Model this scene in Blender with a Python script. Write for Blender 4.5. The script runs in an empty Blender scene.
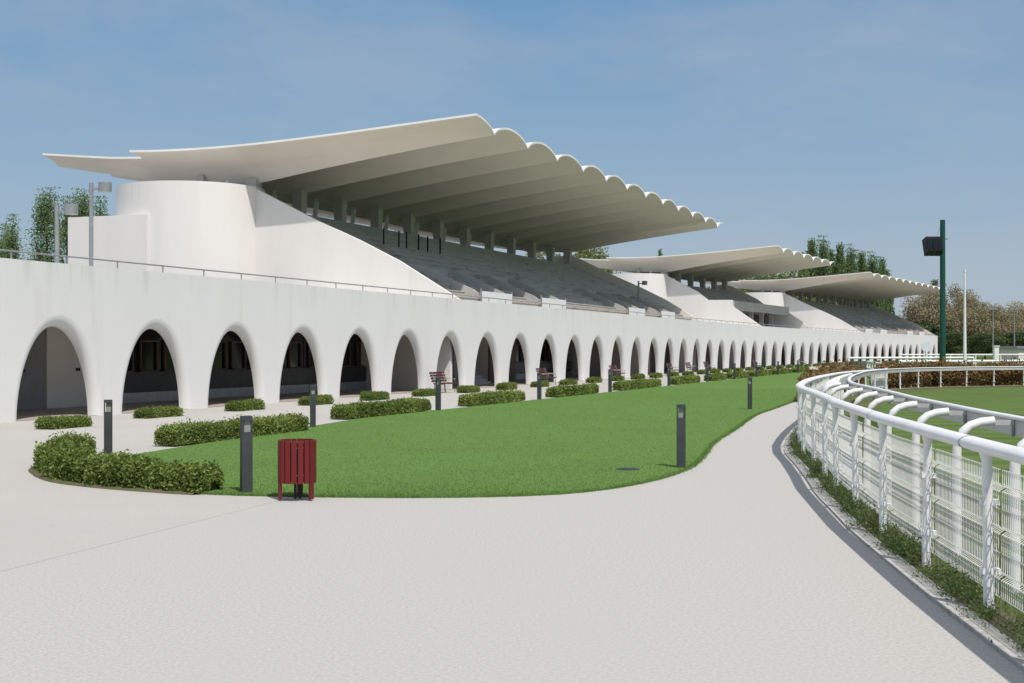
import bpy, math, random
import numpy as np
R = math.radians
random.seed(7)
rng = np.random.default_rng(7)
scene = bpy.context.scene
C = scene.collection

# ------------------------------------------------------------------ camera
cam_d = bpy.data.cameras.new("camera")
cam = bpy.data.objects.new("camera", cam_d)
C.objects.link(cam)
cam.location = (0, 0, 2.05)
cam.rotation_euler = (R(90), 0, 0)
cam_d.sensor_width = 36.0
cam_d.lens = 1320 / 1024 * 36.0
cam_d.shift_y = 8 / 1024
cam_d.clip_start = 0.1
cam_d.clip_end = 8000
scene.camera = cam

# ------------------------------------------------------------------ light
SUN = (0.27, -0.53, 1.0)                      # direction towards the sun
sun_el = math.atan2(SUN[2], math.hypot(SUN[0], SUN[1]))
sun_az = math.atan2(SUN[0], SUN[1])
world = bpy.data.worlds.new("World")
scene.world = world
world.use_nodes = True
nt = world.node_tree
nt.nodes.clear()
n_out = nt.nodes.new("ShaderNodeOutputWorld")
n_bg = nt.nodes.new("ShaderNodeBackground")
n_sky = nt.nodes.new("ShaderNodeTexSky")
n_sky.sky_type = 'NISHITA'
n_sky.sun_disc = False
n_sky.sun_elevation = sun_el
n_sky.sun_rotation = sun_az
n_sky.altitude = 600
n_sky.air_density = 1.15
n_sky.dust_density = 0.5
n_sky.ozone_density = 1.0
n_bg.inputs[1].default_value = 0.078
# thin high cloud veils in the sky
tc = nt.nodes.new("ShaderNodeTexCoord")
mp = nt.nodes.new("ShaderNodeMapping")
mp.inputs['Scale'].default_value = (2.2, 2.2, 6.5)
mp.inputs['Rotation'].default_value = (0.0, 0.12, 0.6)
nz = nt.nodes.new("ShaderNodeTexNoise")
nz.inputs['Scale'].default_value = 1.6
nz.inputs['Detail'].default_value = 7
nz.inputs['Roughness'].default_value = 0.6
cr = nt.nodes.new("ShaderNodeValToRGB")
cr.color_ramp.elements[0].position = 0.43
cr.color_ramp.elements[0].color = (0, 0, 0, 1)
cr.color_ramp.elements[1].position = 0.78
cr.color_ramp.elements[1].color = (0.46, 0.46, 0.46, 1)
mx = nt.nodes.new("ShaderNodeMix")
mx.data_type = 'RGBA'
mx.inputs[7].default_value = (5.2, 5.5, 6.2, 1)
nt.links.new(tc.outputs['Generated'], mp.inputs[0])
nt.links.new(mp.outputs[0], nz.inputs[0])
nt.links.new(nz.outputs[0], cr.inputs[0])
nt.links.new(cr.outputs[0], mx.inputs[0])
nt.links.new(n_sky.outputs[0], mx.inputs[6])
# the air near the horizon is a pale grey blue
sx = nt.nodes.new("ShaderNodeSeparateXYZ")
nt.links.new(tc.outputs['Generated'], sx.inputs[0])
hz = nt.nodes.new("ShaderNodeMapRange")
hz.inputs['From Min'].default_value = 0.0
hz.inputs['From Max'].default_value = 0.30
hz.inputs['To Min'].default_value = 0.92
hz.inputs['To Max'].default_value = 0.65
nt.links.new(sx.outputs[2], hz.inputs[0])
hc = nt.nodes.new("ShaderNodeValToRGB")
hc.color_ramp.elements[0].position = 0.0
hc.color_ramp.elements[0].color = (0.435, 0.52, 0.605, 1)
hc.color_ramp.elements[1].position = 0.30
hc.color_ramp.elements[1].color = (0.115, 0.33, 0.60, 1)
nt.links.new(sx.outputs[2], hc.inputs[0])
sc_ = nt.nodes.new("ShaderNodeVectorMath"); sc_.operation = 'SCALE'
sc_.inputs['Scale'].default_value = 10.5
nt.links.new(hc.outputs[0], sc_.inputs[0])
hm = nt.nodes.new("ShaderNodeMix"); hm.data_type = 'RGBA'
nt.links.new(hz.outputs[0], hm.inputs[0])
nt.links.new(n_sky.outputs[0], hm.inputs[6])
nt.links.new(sc_.outputs[0], hm.inputs[7])
nt.links.new(hm.outputs[2], mx.inputs[6])
vl = nt.nodes.new("ShaderNodeMapRange")  # white veil added overhead, out of frame, to brighten and neutralise the ambient light
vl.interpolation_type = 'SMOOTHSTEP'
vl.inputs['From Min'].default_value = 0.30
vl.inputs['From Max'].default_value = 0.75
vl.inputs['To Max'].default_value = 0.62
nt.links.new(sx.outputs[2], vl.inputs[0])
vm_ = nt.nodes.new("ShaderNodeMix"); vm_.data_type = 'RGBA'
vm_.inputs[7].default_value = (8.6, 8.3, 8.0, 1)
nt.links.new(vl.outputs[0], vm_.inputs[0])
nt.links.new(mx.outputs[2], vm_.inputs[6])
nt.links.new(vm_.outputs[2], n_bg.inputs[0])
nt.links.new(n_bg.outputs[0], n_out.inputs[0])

sl = bpy.data.lights.new("sun", 'SUN')
sl.energy = 3.5
sl.angle = R(0.6)
sl.color = (1.0, 0.94, 0.865)
so = bpy.data.objects.new("sun", sl)
C.objects.link(so)
from mathutils import Vector
so.rotation_euler = Vector(SUN).to_track_quat('Z', 'Y').to_euler()
so.location = (20, -30, 60)

vs = scene.view_settings
vs.view_transform = 'Standard'
vs.look = 'None'
vs.exposure = 0.21
vs.gamma = 1.0
vs.use_curve_mapping = False

# ------------------------------------------------------------------ materials
def mat(name, col, rough=0.8, col2=None, scale=1.0, lo=0.35, hi=0.65, detail=6, stretch=(1, 1, 1), bump=0.0,
        bscale=None, metallic=0.0, spec=0.3, col3=None, scale3=0.2, lo3=0.5, hi3=0.7, stretch3=(1, 1, 1)):
    m = bpy.data.materials.new(name)
    m.use_nodes = True
    t = m.node_tree
    b = t.nodes["Principled BSDF"]
    b.inputs['Roughness'].default_value = rough
    b.inputs['Metallic'].default_value = metallic
    b.inputs['Specular IOR Level'].default_value = spec
    b.inputs['Base Color'].default_value = (*col, 1)
    co = t.nodes.new("ShaderNodeTexCoord")

    def noise(sc, st, det=6):
        mpn = t.nodes.new("ShaderNodeMapping")
        mpn.inputs['Scale'].default_value = st
        n = t.nodes.new("ShaderNodeTexNoise")
        n.inputs['Scale'].default_value = sc
        n.inputs['Detail'].default_value = det
        n.inputs['Roughness'].default_value = 0.62
        t.links.new(co.outputs['Object'], mpn.inputs[0])
        t.links.new(mpn.outputs[0], n.inputs['Vector'])
        return n

    def ramp(n, a, c):
        r = t.nodes.new("ShaderNodeMapRange")
        r.inputs['From Min'].default_value = a
        r.inputs['From Max'].default_value = c
        t.links.new(n.outputs[0], r.inputs['Value'])
        return r

    last = None
    if col2 is not None:
        r = ramp(noise(scale, stretch, detail), lo, hi)
        mixn = t.nodes.new("ShaderNodeMix")
        mixn.data_type = 'RGBA'
        mixn.inputs[6].default_value = (*col, 1)
        mixn.inputs[7].default_value = (*col2, 1)
        t.links.new(r.outputs[0], mixn.inputs[0])
        last = mixn.outputs[2]
    if col3 is not None:
        r = ramp(noise(scale3, stretch3, 5), lo3, hi3)
        mixn = t.nodes.new("ShaderNodeMix")
        mixn.data_type = 'RGBA'
        mixn.inputs[6].default_value = (*col, 1)
        if last is not None:
            t.links.new(last, mixn.inputs[6])
        mixn.inputs[7].default_value = (*col3, 1)
        t.links.new(r.outputs[0], mixn.inputs[0])
        last = mixn.outputs[2]
    if last is not None:
        t.links.new(last, b.inputs['Base Color'])
    if bump > 0:
        n = noise(bscale or scale * 4, (1, 1, 1), 4)
        bp = t.nodes.new("ShaderNodeBump")
        bp.inputs['Strength'].default_value = bump
        bp.inputs['Distance'].default_value = 0.02
        t.links.new(n.outputs[0], bp.inputs['Height'])
        t.links.new(bp.outputs[0], b.inputs['Normal'])
    return m


def leafmat(name, cols, trans=0.35, rough=0.55):
    """foliage: every leaf face takes its own tone between the given colours"""
    m = bpy.data.materials.new(name)
    m.use_nodes = True
    t = m.node_tree
    b = t.nodes["Principled BSDF"]
    b.inputs['Roughness'].default_value = rough
    b.inputs['Specular IOR Level'].default_value = 0.25
    g = t.nodes.new("ShaderNodeNewGeometry")
    co = t.nodes.new("ShaderNodeTexCoord")
    oi = t.nodes.new("ShaderNodeObjectInfo")
    nz = t.nodes.new("ShaderNodeTexNoise")
    nz.inputs['Scale'].default_value = 0.9
    add = t.nodes.new("ShaderNodeMath"); add.operation = 'MULTIPLY_ADD'
    add.inputs[1].default_value = 0.6
    t.links.new(g.outputs['Random Per Island'], add.inputs[0])
    sc = t.nodes.new("ShaderNodeMath"); sc.operation = 'MULTIPLY_ADD'
    sc.inputs[1].default_value = 0.9
    sc.inputs[2].default_value = -0.3
    t.links.new(nz.outputs[0], sc.inputs[0])
    t.links.new(co.outputs['Object'], nz.inputs['Vector'])
    ad2 = t.nodes.new("ShaderNodeMath"); ad2.operation = 'MULTIPLY_ADD'
    ad2.inputs[1].default_value = 0.12
    t.links.new(oi.outputs['Random'], ad2.inputs[0])
    t.links.new(sc.outputs[0], ad2.inputs[2])
    t.links.new(ad2.outputs[0], add.inputs[2])
    r = t.nodes.new("ShaderNodeValToRGB")
    els = r.color_ramp.elements
    els[0].position = 0.1
    els[0].color = (*cols[0], 1)
    els[1].position = 0.9
    els[1].color = (*cols[-1], 1)
    for i, c in enumerate(cols[1:-1]):
        e = els.new(0.1 + 0.8 * (i + 1) / (len(cols) - 1))
        e.color = (*c, 1)
    t.links.new(add.outputs[0], r.inputs[0])
    t.links.new(r.outputs[0], b.inputs['Base Color'])
    tr = t.nodes.new("ShaderNodeBsdfTranslucent")
    t.links.new(r.outputs[0], tr.inputs[0])
    mxs = t.nodes.new("ShaderNodeMixShader")
    mxs.inputs[0].default_value = trans
    t.links.new(b.outputs[0], mxs.inputs[1])
    t.links.new(tr.outputs[0], mxs.inputs[2])
    t.links.new(mxs.outputs[0], t.nodes["Material Output"].inputs[0])
    return m


M = {}
M['stucco'] = mat("white_stucco", (0.74, 0.73, 0.715), 0.85, (0.705, 0.695, 0.68), 0.6, 0.40, 0.75, 6, (1, 1, 0.4), 0.15, 40,
                  col3=(0.62, 0.60, 0.575), scale3=1.0, lo3=0.60, hi3=0.85, stretch3=(1, 1, 0.15))
M['tower'] = mat("tower_render", (0.74, 0.72, 0.70), 0.85, (0.70, 0.68, 0.655), 0.8, 0.42, 0.75, 6, (1, 1, 0.2), 0.15, 40,
                 col3=(0.62, 0.60, 0.57), scale3=1.0, lo3=0.64, hi3=0.85, stretch3=(1, 1, 0.08))
M['shell'] = mat("roof_shell_concrete", (0.70, 0.655, 0.60), 0.8, (0.66, 0.615, 0.56), 0.35, 0.35, 0.7, 6, (1, 1, 1), 0.08, 8,
                 col3=(0.59, 0.545, 0.49), scale3=0.35, lo3=0.55, hi3=0.85, stretch3=(2.2, 0.25, 1))
M['shelltop'] = mat("roof_rim_paint", (0.84, 0.83, 0.81), 0.7, (0.72, 0.70, 0.67), 0.5, 0.4, 0.8)
M['tier'] = mat("tier_concrete", (0.54, 0.505, 0.46), 0.9, (0.44, 0.41, 0.375), 0.7, 0.35, 0.7, 8, (0.6, 1, 1), 0.3, 20,
                col3=(0.24, 0.22, 0.20), scale3=1.4, lo3=0.6, hi3=0.75, stretch3=(0.25, 1, 1))
M['greycon'] = mat("grey_concrete", (0.46, 0.45, 0.435), 0.85, (0.38, 0.37, 0.36), 0.8, 0.4, 0.7, 6, (1, 1, 0.5), 0.2, 20)
M['vom'] = mat("pale_grey_concrete", (0.50, 0.49, 0.475), 0.85, (0.42, 0.41, 0.40), 0.9, 0.4, 0.7)
M['column'] = mat("column_concrete", (0.52, 0.50, 0.47), 0.85, (0.42, 0.405, 0.38), 0.8, 0.4, 0.7)
M['white'] = mat("white_paint", (0.80, 0.80, 0.79), 0.45, (0.72, 0.72, 0.71), 2.0, 0.5, 0.8)
M['plastic'] = mat("white_rail_plastic", (0.78, 0.785, 0.79), 0.4, (0.68, 0.68, 0.68), 1.6, 0.5, 0.8, col3=(0.5, 0.5, 0.49), scale3=9, lo3=0.68, hi3=0.8)
M['greyrail'] = mat("grey_rail_plastic", (0.50, 0.50, 0.495), 0.45, (0.42, 0.42, 0.415), 1.5, 0.4, 0.7)
M['chipped'] = mat("chipped_white_paint", (0.80, 0.80, 0.79), 0.55, (0.36, 0.36, 0.36), 7.0, 0.58, 0.64, 8, (1, 1, 0.35), 0.2, 30)
M['wire'] = mat("white_wire", (0.78, 0.78, 0.75), 0.5, (0.6, 0.6, 0.57), 4, 0.5, 0.8)
M['anthracite'] = mat("anthracite_paint", (0.045, 0.052, 0.056), 0.5, (0.065, 0.07, 0.073), 3, 0.4, 0.7)
M['glass'] = mat("lamp_glass", (0.32, 0.35, 0.30), 0.25, (0.25, 0.27, 0.24), 8)
M['maroon'] = mat("maroon_painted_slats", (0.17, 0.018, 0.016), 0.45, (0.11, 0.015, 0.014), 3.0, 0.4, 0.7, 6, (1, 1, 0.2), 0.2, 25)
M['benchwood'] = mat("dark_maroon_bench", (0.10, 0.022, 0.02), 0.5, (0.07, 0.018, 0.017), 3)
M['steel'] = mat("grey_steel", (0.33, 0.34, 0.35), 0.45, (0.26, 0.27, 0.28), 3, metallic=0.3)
M['dark'] = mat("dark_panel", (0.035, 0.035, 0.04), 0.3, (0.05, 0.05, 0.055), 2)
M['darkglass'] = mat("dark_window_glass", (0.012, 0.013, 0.016), 0.08, None, spec=0.5)
M['frame'] = mat("brown_window_frame", (0.17, 0.11, 0.09), 0.5, (0.14, 0.09, 0.07), 4)
M['brown'] = mat("brown_shutter", (0.14, 0.105, 0.085), 0.6, (0.10, 0.078, 0.062), 2, 0.4, 0.7, 4, (4, 4, 0.3))
M['skirt'] = mat("brushed_metal_base", (0.50, 0.50, 0.51), 0.4, (0.42, 0.42, 0.43), 3, metallic=0.5)
M['inner'] = mat("gallery_plaster", (0.80, 0.755, 0.70), 0.85, (0.75, 0.71, 0.66), 0.8, 0.4, 0.7)
M['door'] = mat("grey_door_paint", (0.30, 0.30, 0.30), 0.5, (0.26, 0.26, 0.26), 2)
M['gfloor'] = mat("gallery_tiles", (0.42, 0.37, 0.33), 0.6, (0.36, 0.32, 0.285), 2.5)
M['green'] = mat("green_pole_paint", (0.012, 0.085, 0.062), 0.45, (0.016, 0.07, 0.055), 2)
M['black'] = mat("black_lamp_housing", (0.012, 0.012, 0.013), 0.5, (0.02, 0.02, 0.02), 4)
M['bark'] = mat("bark", (0.10, 0.075, 0.05), 0.9, (0.06, 0.045, 0.03), 3, 0.4, 0.6, 6, (3, 3, 0.5), 0.5, 20)
M['path'] = mat("pale_washed_concrete", (0.485, 0.47, 0.452), 0.9, (0.365, 0.352, 0.338), 34.0, 0.36, 0.64, 10, (1, 1, 1), 0.12, 260,
                col3=(0.42, 0.408, 0.392), scale3=0.33, lo3=0.42, hi3=0.72, stretch3=(1, 0.45, 1))
M['apron'] = mat("smooth_apron_concrete", (0.45, 0.435, 0.412), 0.9, (0.39, 0.376, 0.355), 26.0, 0.40, 0.68, 8, (1, 1, 1), 0.2, 60,
                 col3=(0.40, 0.386, 0.366), scale3=0.25, lo3=0.42, hi3=0.75)
M['kerb'] = mat("kerb_concrete", (0.44, 0.43, 0.41), 0.9, (0.30, 0.29, 0.27), 9, 0.45, 0.7, 8, bump=0.4, bscale=50)
M['soil'] = mat("soil_verge", (0.13, 0.105, 0.075), 0.95, (0.09, 0.11, 0.04), 3.0, 0.4, 0.6, 8, bump=0.6, bscale=30)
M['joint'] = mat("joint_filler", (0.38, 0.36, 0.335), 0.9, (0.44, 0.42, 0.39), 5)
M['leaf_box'] = leafmat("box_hedge_leaf", [(0.07, 0.105, 0.022), (0.145, 0.205, 0.045), (0.225, 0.295, 0.07), (0.34, 0.39, 0.12)], 0.42)
M['leaf_photinia'] = leafmat("photinia_leaf", [(0.07, 0.10, 0.03), (0.14, 0.14, 0.045), (0.26, 0.12, 0.06), (0.37, 0.17, 0.09), (0.15, 0.19, 0.05), (0.30, 0.24, 0.09)], 0.3)
M['leaf_poplar'] = leafmat("poplar_leaf", [(0.12, 0.18, 0.075), (0.17, 0.25, 0.10), (0.22, 0.31, 0.13)], 0.35)
M['leaf_pale'] = leafmat("pale_spring_leaf", [(0.13, 0.16, 0.05), (0.19, 0.23, 0.07), (0.26, 0.29, 0.10)], 0.35)
M['leaf_tan'] = leafmat("budding_tan_leaf", [(0.20, 0.185, 0.10), (0.31, 0.265, 0.17), (0.41, 0.345, 0.23), (0.26, 0.28, 0.13)], 0.25)
M['leaf_dark'] = leafmat("dark_evergreen_leaf", [(0.05, 0.08, 0.03), (0.08, 0.12, 0.045), (0.12, 0.16, 0.06)], 0.2)
M['leaf_weed'] = leafmat("weed_leaf", [(0.07, 0.12, 0.03), (0.11, 0.175, 0.05), (0.16, 0.22, 0.07), (0.30, 0.26, 0.12)], 0.35)
M['blade'] = leafmat("lawn_blade", [(0.10, 0.195, 0.04), (0.135, 0.24, 0.054), (0.17, 0.285, 0.07)], 0.35)
M['core'] = mat("hedge_twigs", (0.045, 0.06, 0.02), 0.95, (0.045, 0.05, 0.02), 8, bump=0.5, bscale=20)
M['corered'] = mat("photinia_twigs", (0.05, 0.035, 0.02), 0.95, (0.03, 0.04, 0.015), 8, bump=0.5, bscale=20)


def drips(m, z0, z1, col, amount, xs=1.2, thr=0.52):
    """run-off stains: streaks that hang from the top edge (height z1) and fade out at z0"""
    t = m.node_tree
    b = t.nodes["Principled BSDF"]
    src = b.inputs['Base Color'].links[0].from_socket
    co = t.nodes.new("ShaderNodeTexCoord")
    mp_ = t.nodes.new("ShaderNodeMapping")
    mp_.inputs['Scale'].default_value = (xs, xs, 0.05)
    n = t.nodes.new("ShaderNodeTexNoise")
    n.inputs['Scale'].default_value = 1.6
    n.inputs['Detail'].default_value = 5
    t.links.new(co.outputs['Object'], mp_.inputs[0])
    t.links.new(mp_.outputs[0], n.inputs['Vector'])
    r1 = t.nodes.new("ShaderNodeMapRange")
    r1.inputs['From Min'].default_value = thr
    r1.inputs['From Max'].default_value = thr + .16
    t.links.new(n.outputs[0], r1.inputs['Value'])
    sp = t.nodes.new("ShaderNodeSeparateXYZ")
    t.links.new(co.outputs['Object'], sp.inputs[0])
    r2 = t.nodes.new("ShaderNodeMapRange")
    r2.inputs['From Min'].default_value = z0
    r2.inputs['From Max'].default_value = z1
    r2.inputs['To Max'].default_value = amount
    t.links.new(sp.outputs[2], r2.inputs['Value'])
    mu = t.nodes.new("ShaderNodeMath"); mu.operation = 'MULTIPLY'
    t.links.new(r1.outputs[0], mu.inputs[0]); t.links.new(r2.outputs[0], mu.inputs[1])
    mxn = t.nodes.new("ShaderNodeMix"); mxn.data_type = 'RGBA'
    mxn.inputs[7].default_value = (*col, 1)
    t.links.new(mu.outputs[0], mxn.inputs[0])
    t.links.new(src, mxn.inputs[6])
    t.links.new(mxn.outputs[2], b.inputs['Base Color'])


drips(M['stucco'], 3.7, 4.66, (0.36, 0.35, 0.33), .35, 1.6, .56)
drips(M['tower'], 9.0, 10.95, (0.33, 0.32, 0.31), .35, 1.1, .63)


def grass_mat(name, a, b, c, stripes=0.0, period=2.4, ang=0.0):
    m = mat(name, a, 0.9, b, 14.0, 0.35, 0.68, 9, (1, 0.4, 1), 0.6, 60, col3=c, scale3=0.35, lo3=0.42, hi3=0.7, spec=0.15)
    if stripes > 0:
        t = m.node_tree
        b_ = t.nodes["Principled BSDF"]
        src = b_.inputs['Base Color'].links[0].from_socket
        co = t.nodes.new("ShaderNodeTexCoord")
        mpn = t.nodes.new("ShaderNodeMapping")
        mpn.inputs['Rotation'].default_value = (0, 0, ang)
        w = t.nodes.new("ShaderNodeTexWave")
        w.bands_direction = 'Y'
        w.inputs['Scale'].default_value = 0.314 / period * 2
        w.inputs['Distortion'].default_value = 1.2
        w.inputs['Detail'].default_value = 3
        t.links.new(co.outputs['Object'], mpn.inputs[0])
        t.links.new(mpn.outputs[0], w.inputs[0])
        mr = t.nodes.new("ShaderNodeMapRange")
        mr.inputs['From Min'].default_value = 0.35
        mr.inputs['From Max'].default_value = 0.65
        mr.inputs['To Max'].default_value = stripes
        t.links.new(w.outputs[1], mr.inputs[0])
        mxn = t.nodes.new("ShaderNodeMix"); mxn.data_type = 'RGBA'
        mxn.inputs[7].default_value = (0.15, 0.20, 0.05, 1)
        t.links.new(mr.outputs[0], mxn.inputs[0])
        t.links.new(src, mxn.inputs[6])
        t.links.new(mxn.outputs[2], b_.inputs['Base Color'])
    return m


M['lawn'] = grass_mat("lawn_turf", (0.095, 0.185, 0.04), (0.12, 0.215, 0.052), (0.102, 0.178, 0.044))
M['ring'] = grass_mat("ring_turf", (0.075, 0.13, 0.03), (0.095, 0.15, 0.04), (0.06, 0.10, 0.025), 0.42, 3.4, 0.35)
M['verge'] = grass_mat("verge_turf", (0.10, 0.125, 0.04), (0.13, 0.135, 0.055), (0.07, 0.10, 0.03))
M['field'] = grass_mat("field_turf", (0.09, 0.12, 0.035), (0.12, 0.14, 0.05), (0.07, 0.10, 0.03))

# ------------------------------------------------------------------ helpers
class MB:
    def __init__(self):
        self.v = []
        self.f = []
        self.m = []
        self.s = []

    def add(self, vs_, fs_, mi=0, smooth=False):
        o = len(self.v)
        self.v += [tuple(p) for p in vs_]
        for f_ in fs_:
            self.f.append(tuple(i + o for i in f_))
            self.m.append(mi)
            self.s.append(smooth)

    def box(self, x0, x1, y0, y1, z0, z1, mi=0):
        self.add([(x0, y0, z0), (x1, y0, z0), (x1, y1, z0), (x0, y1, z0), (x0, y0, z1), (x1, y0, z1), (x1, y1, z1), (x0, y1, z1)],
                 [(0, 3, 2, 1), (4, 5, 6, 7), (0, 1, 5, 4), (1, 2, 6, 5), (2, 3, 7, 6), (3, 0, 4, 7)], mi)

    def bar(self, p, q, w, h_, mi=0, up=(0, 0, 1)):
        p = Vector(p); q = Vector(q)
        d = (q - p).normalized()
        u = Vector(up)
        if abs(d.dot(u)) > 0.99:
            u = Vector((0, 1, 0))
        s = d.cross(u).normalized() * (w / 2)
        t = s.cross(d).normalized() * (h_ / 2)
        vs_ = [p - s - t, p + s - t, p + s + t, p - s + t, q - s - t, q + s - t, q + s + t, q - s + t]
        self.add(vs_, [(0, 1, 2, 3), (7, 6, 5, 4), (0, 4, 5, 1), (1, 5, 6, 2), (2, 6, 7, 3), (3, 7, 4, 0)], mi)

    def tube(self, pts, r, seg=10, mi=0, r2=None, cap=True, smooth=True):
        """r = width radius, r2 = height radius (constant or one per point)"""
        pts = [Vector(p) for p in pts]
        n = len(pts)
        rs = r if isinstance(r, (list, tuple)) else [r] * n
        rr = rs if r2 is None else ([r2] * n)
        o = []
        for i, p in enumerate(pts):
            d = (pts[min(i + 1, n - 1)] - pts[max(i - 1, 0)]).normalized()
            u = Vector((0, 0, 1)) if abs(d.z) < 0.95 else Vector((0, 1, 0))
            s = d.cross(u).normalized()
            t = s.cross(d).normalized()
            for k in range(seg):
                a = 2 * math.pi * k / seg
                o.append(p + s * (math.cos(a) * rs[i]) + t * (math.sin(a) * rr[i]))
        fs_ = []
        for i in range(n - 1):
            for k in range(seg):
                k2 = (k + 1) % seg
                fs_.append((i * seg + k, i * seg + k2, (i + 1) * seg + k2, (i + 1) * seg + k))
        self.add(o, fs_, mi, smooth)
        if cap:
            self.add([o[k] for k in range(seg)], [tuple(reversed(range(seg)))], mi)
            self.add([o[(n - 1) * seg + k] for k in range(seg)], [tuple(range(seg))], mi)

    def prism(self, poly, x0, x1, mi=0):
        """polygon in the (y, z) plane extruded along x"""
        n = len(poly)
        vs_ = [(x0, y, z) for y, z in poly] + [(x1, y, z) for y, z in poly]
        fs_ = [tuple(range(n)), tuple(reversed(range(n, 2 * n)))]
        for i in range(n):
            j = (i + 1) % n
            fs_.append((i, i + n, j + n, j))
        self.add(vs_, fs_, mi)

    def sheet(self, poly, z, mi=0):
        self.add([(x, y, z) for x, y in poly], [tuple(range(len(poly)))], mi)

    def obj(self, name, mats, parent=None, loc=None, rotz=0.0):
        me = bpy.data.meshes.new(name)
        me.from_pydata(self.v, [], self.f)
        for m_ in (mats if isinstance(mats, (list, tuple)) else [mats]):
            me.materials.append(m_)
        me.polygons.foreach_set('material_index', self.m)
        me.polygons.foreach_set('use_smooth', self.s)
        me.update()
        o = bpy.data.objects.new(name, me)
        C.objects.link(o)
        if parent is not None:
            o.parent = parent
        if loc is not None:
            o.location = loc
        o.rotation_euler = (0, 0, rotz)
        return o


def tag(o, label, cat, group=None):
    o['label'] = label
    o['category'] = cat
    if group:
        o['group'] = group
    return o


def kind(o, k):
    o['kind'] = k
    return o


def thing(name, label, cat, loc=(0, 0, 0), rotz=0.0, group=None):
    o = bpy.data.objects.new(name, None)
    o.empty_display_size = 0.3
    C.objects.link(o)
    o.location = loc
    o.rotation_euler = (0, 0, rotz)
    return tag(o, label, cat, group)


def dup(root, loc, rotz, label, group=None):
    r = root.copy()
    C.objects.link(r)
    r.location = loc
    r.rotation_euler = (0, 0, rotz)
    r['label'] = label
    if group:
        r['group'] = group
    for ch in list(root.children):
        c = ch.copy()
        C.objects.link(c)
        c.parent = r
        for g in list(ch.children):
            d = g.copy()
            C.objects.link(d)
            d.parent = c
    return r


ORD = ['first', 'second', 'third', 'fourth', 'fifth', 'sixth', 'seventh', 'eighth', 'ninth', 'tenth', 'eleventh', 'twelfth',
       'thirteenth', 'fourteenth', 'fifteenth', 'sixteenth', 'seventeenth', 'eighteenth', 'nineteenth', 'twentieth']
ORD += ['twenty ' + w for w in ORD[:9]] + ['thirtieth'] + ['thirty ' + w for w in ORD[:9]] + ['fortieth'] + ['forty ' + w for w in ORD[:9]]


def catmull(pts, step):
    P = [np.array(p, float) for p in pts]
    P = [2 * P[0] - P[1]] + P + [2 * P[-1] - P[-2]]
    out = []
    for i in range(1, len(P) - 2):
        n = max(4, int(np.linalg.norm(P[i + 1] - P[i]) / 0.25))
        for k in range(n):
            t = k / n
            out.append(0.5 * (2 * P[i] + (P[i + 1] - P[i - 1]) * t + (2 * P[i - 1] - 5 * P[i] + 4 * P[i + 1] - P[i + 2]) * t ** 2
                              + (3 * P[i] - P[i - 1] - 3 * P[i + 1] + P[i + 2]) * t ** 3))
    out.append(P[-2])
    out = np.array(out)
    d = np.r_[0, np.cumsum(np.linalg.norm(np.diff(out[:, :2], axis=0), axis=1))]
    s = np.arange(0, d[-1], step)
    return np.stack([np.interp(s, d, out[:, i]) for i in range(out.shape[1])], 1)


def leaves_np(cent, size, up_bias=0.3, aspect=0.6, r_=rng):
    """leaf quads (4 verts each) around the given centres"""
    n = len(cent)
    nrm = r_.normal(size=(n, 3))
    nrm[:, 2] += up_bias
    nrm /= np.linalg.norm(nrm, axis=1)[:, None]
    t = r_.normal(size=(n, 3))
    t -= (t * nrm).sum(1)[:, None] * nrm
    t /= np.linalg.norm(t, axis=1)[:, None]
    b = np.cross(nrm, t)
    s = size * (0.6 + 0.8 * r_.random(n))[:, None]
    v = np.stack([cent - t * s, cent - b * s * aspect, cent + t * s, cent + b * s * aspect], 1).reshape(-1, 3)
    return v


def mesh_np(name, v, core=None, mats=None, corev=None):
    n = len(v) // 4
    me = bpy.data.meshes.new(name)
    fs_ = np.arange(n * 4).reshape(-1, 4).tolist()
    vs_ = v.tolist()
    mi = [0] * n
    if core is not None:
        o = len(vs_)
        vs_ += core.v
        fs_ += [tuple(i + o for i in f_) for f_ in core.f]
        mi += [1] * len(core.f)
    me.from_pydata(vs_, [], fs_)
    for m_ in mats:
        me.materials.append(m_)
    me.polygons.foreach_set('material_index', mi)
    me.update()
    return me


def link(name, me, parent=None, loc=(0, 0, 0), rotz=0.0, scale=None):
    o = bpy.data.objects.new(name, me)
    C.objects.link(o)
    if parent is not None:
        o.parent = parent
    o.location = loc
    o.rotation_euler = (0, 0, rotz)
    if scale is not None:
        o.scale = scale
    return o

# ------------------------------------------------------------------ site lines
# the arcade's line: left edge of every arch opening, straight and then gently curving
FA = dict(a1=20.7946, n1=16.408, n2=37.405, a2=28.6967, d0=4.7502, d1=5.04, nd=7.786, Z0=37.573)
NA = 46
N0 = -3
arc = {0: np.array([(17 - 512) / 1320 * FA['Z0'], FA['Z0']])}
head = {}
for n in range(0, NA + 6):
    a = R(FA['a1'] + (FA['a2'] - FA['a1']) * min(max((n + .5 - FA['n1']) / (FA['n2'] - FA['n1']), 0), 1))
    d = FA['d0'] + (FA['d1'] - FA['d0']) * min(max((n + .5) / FA['nd'], 0), 1)
    arc[n + 1] = arc[n] + d * np.array([math.sin(a), math.cos(a)])
for n in range(0, N0 - 8, -1):
    a = R(FA['a1'])
    arc[n - 1] = arc[n] - FA['d0'] * np.array([math.sin(a), math.cos(a)])


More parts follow.
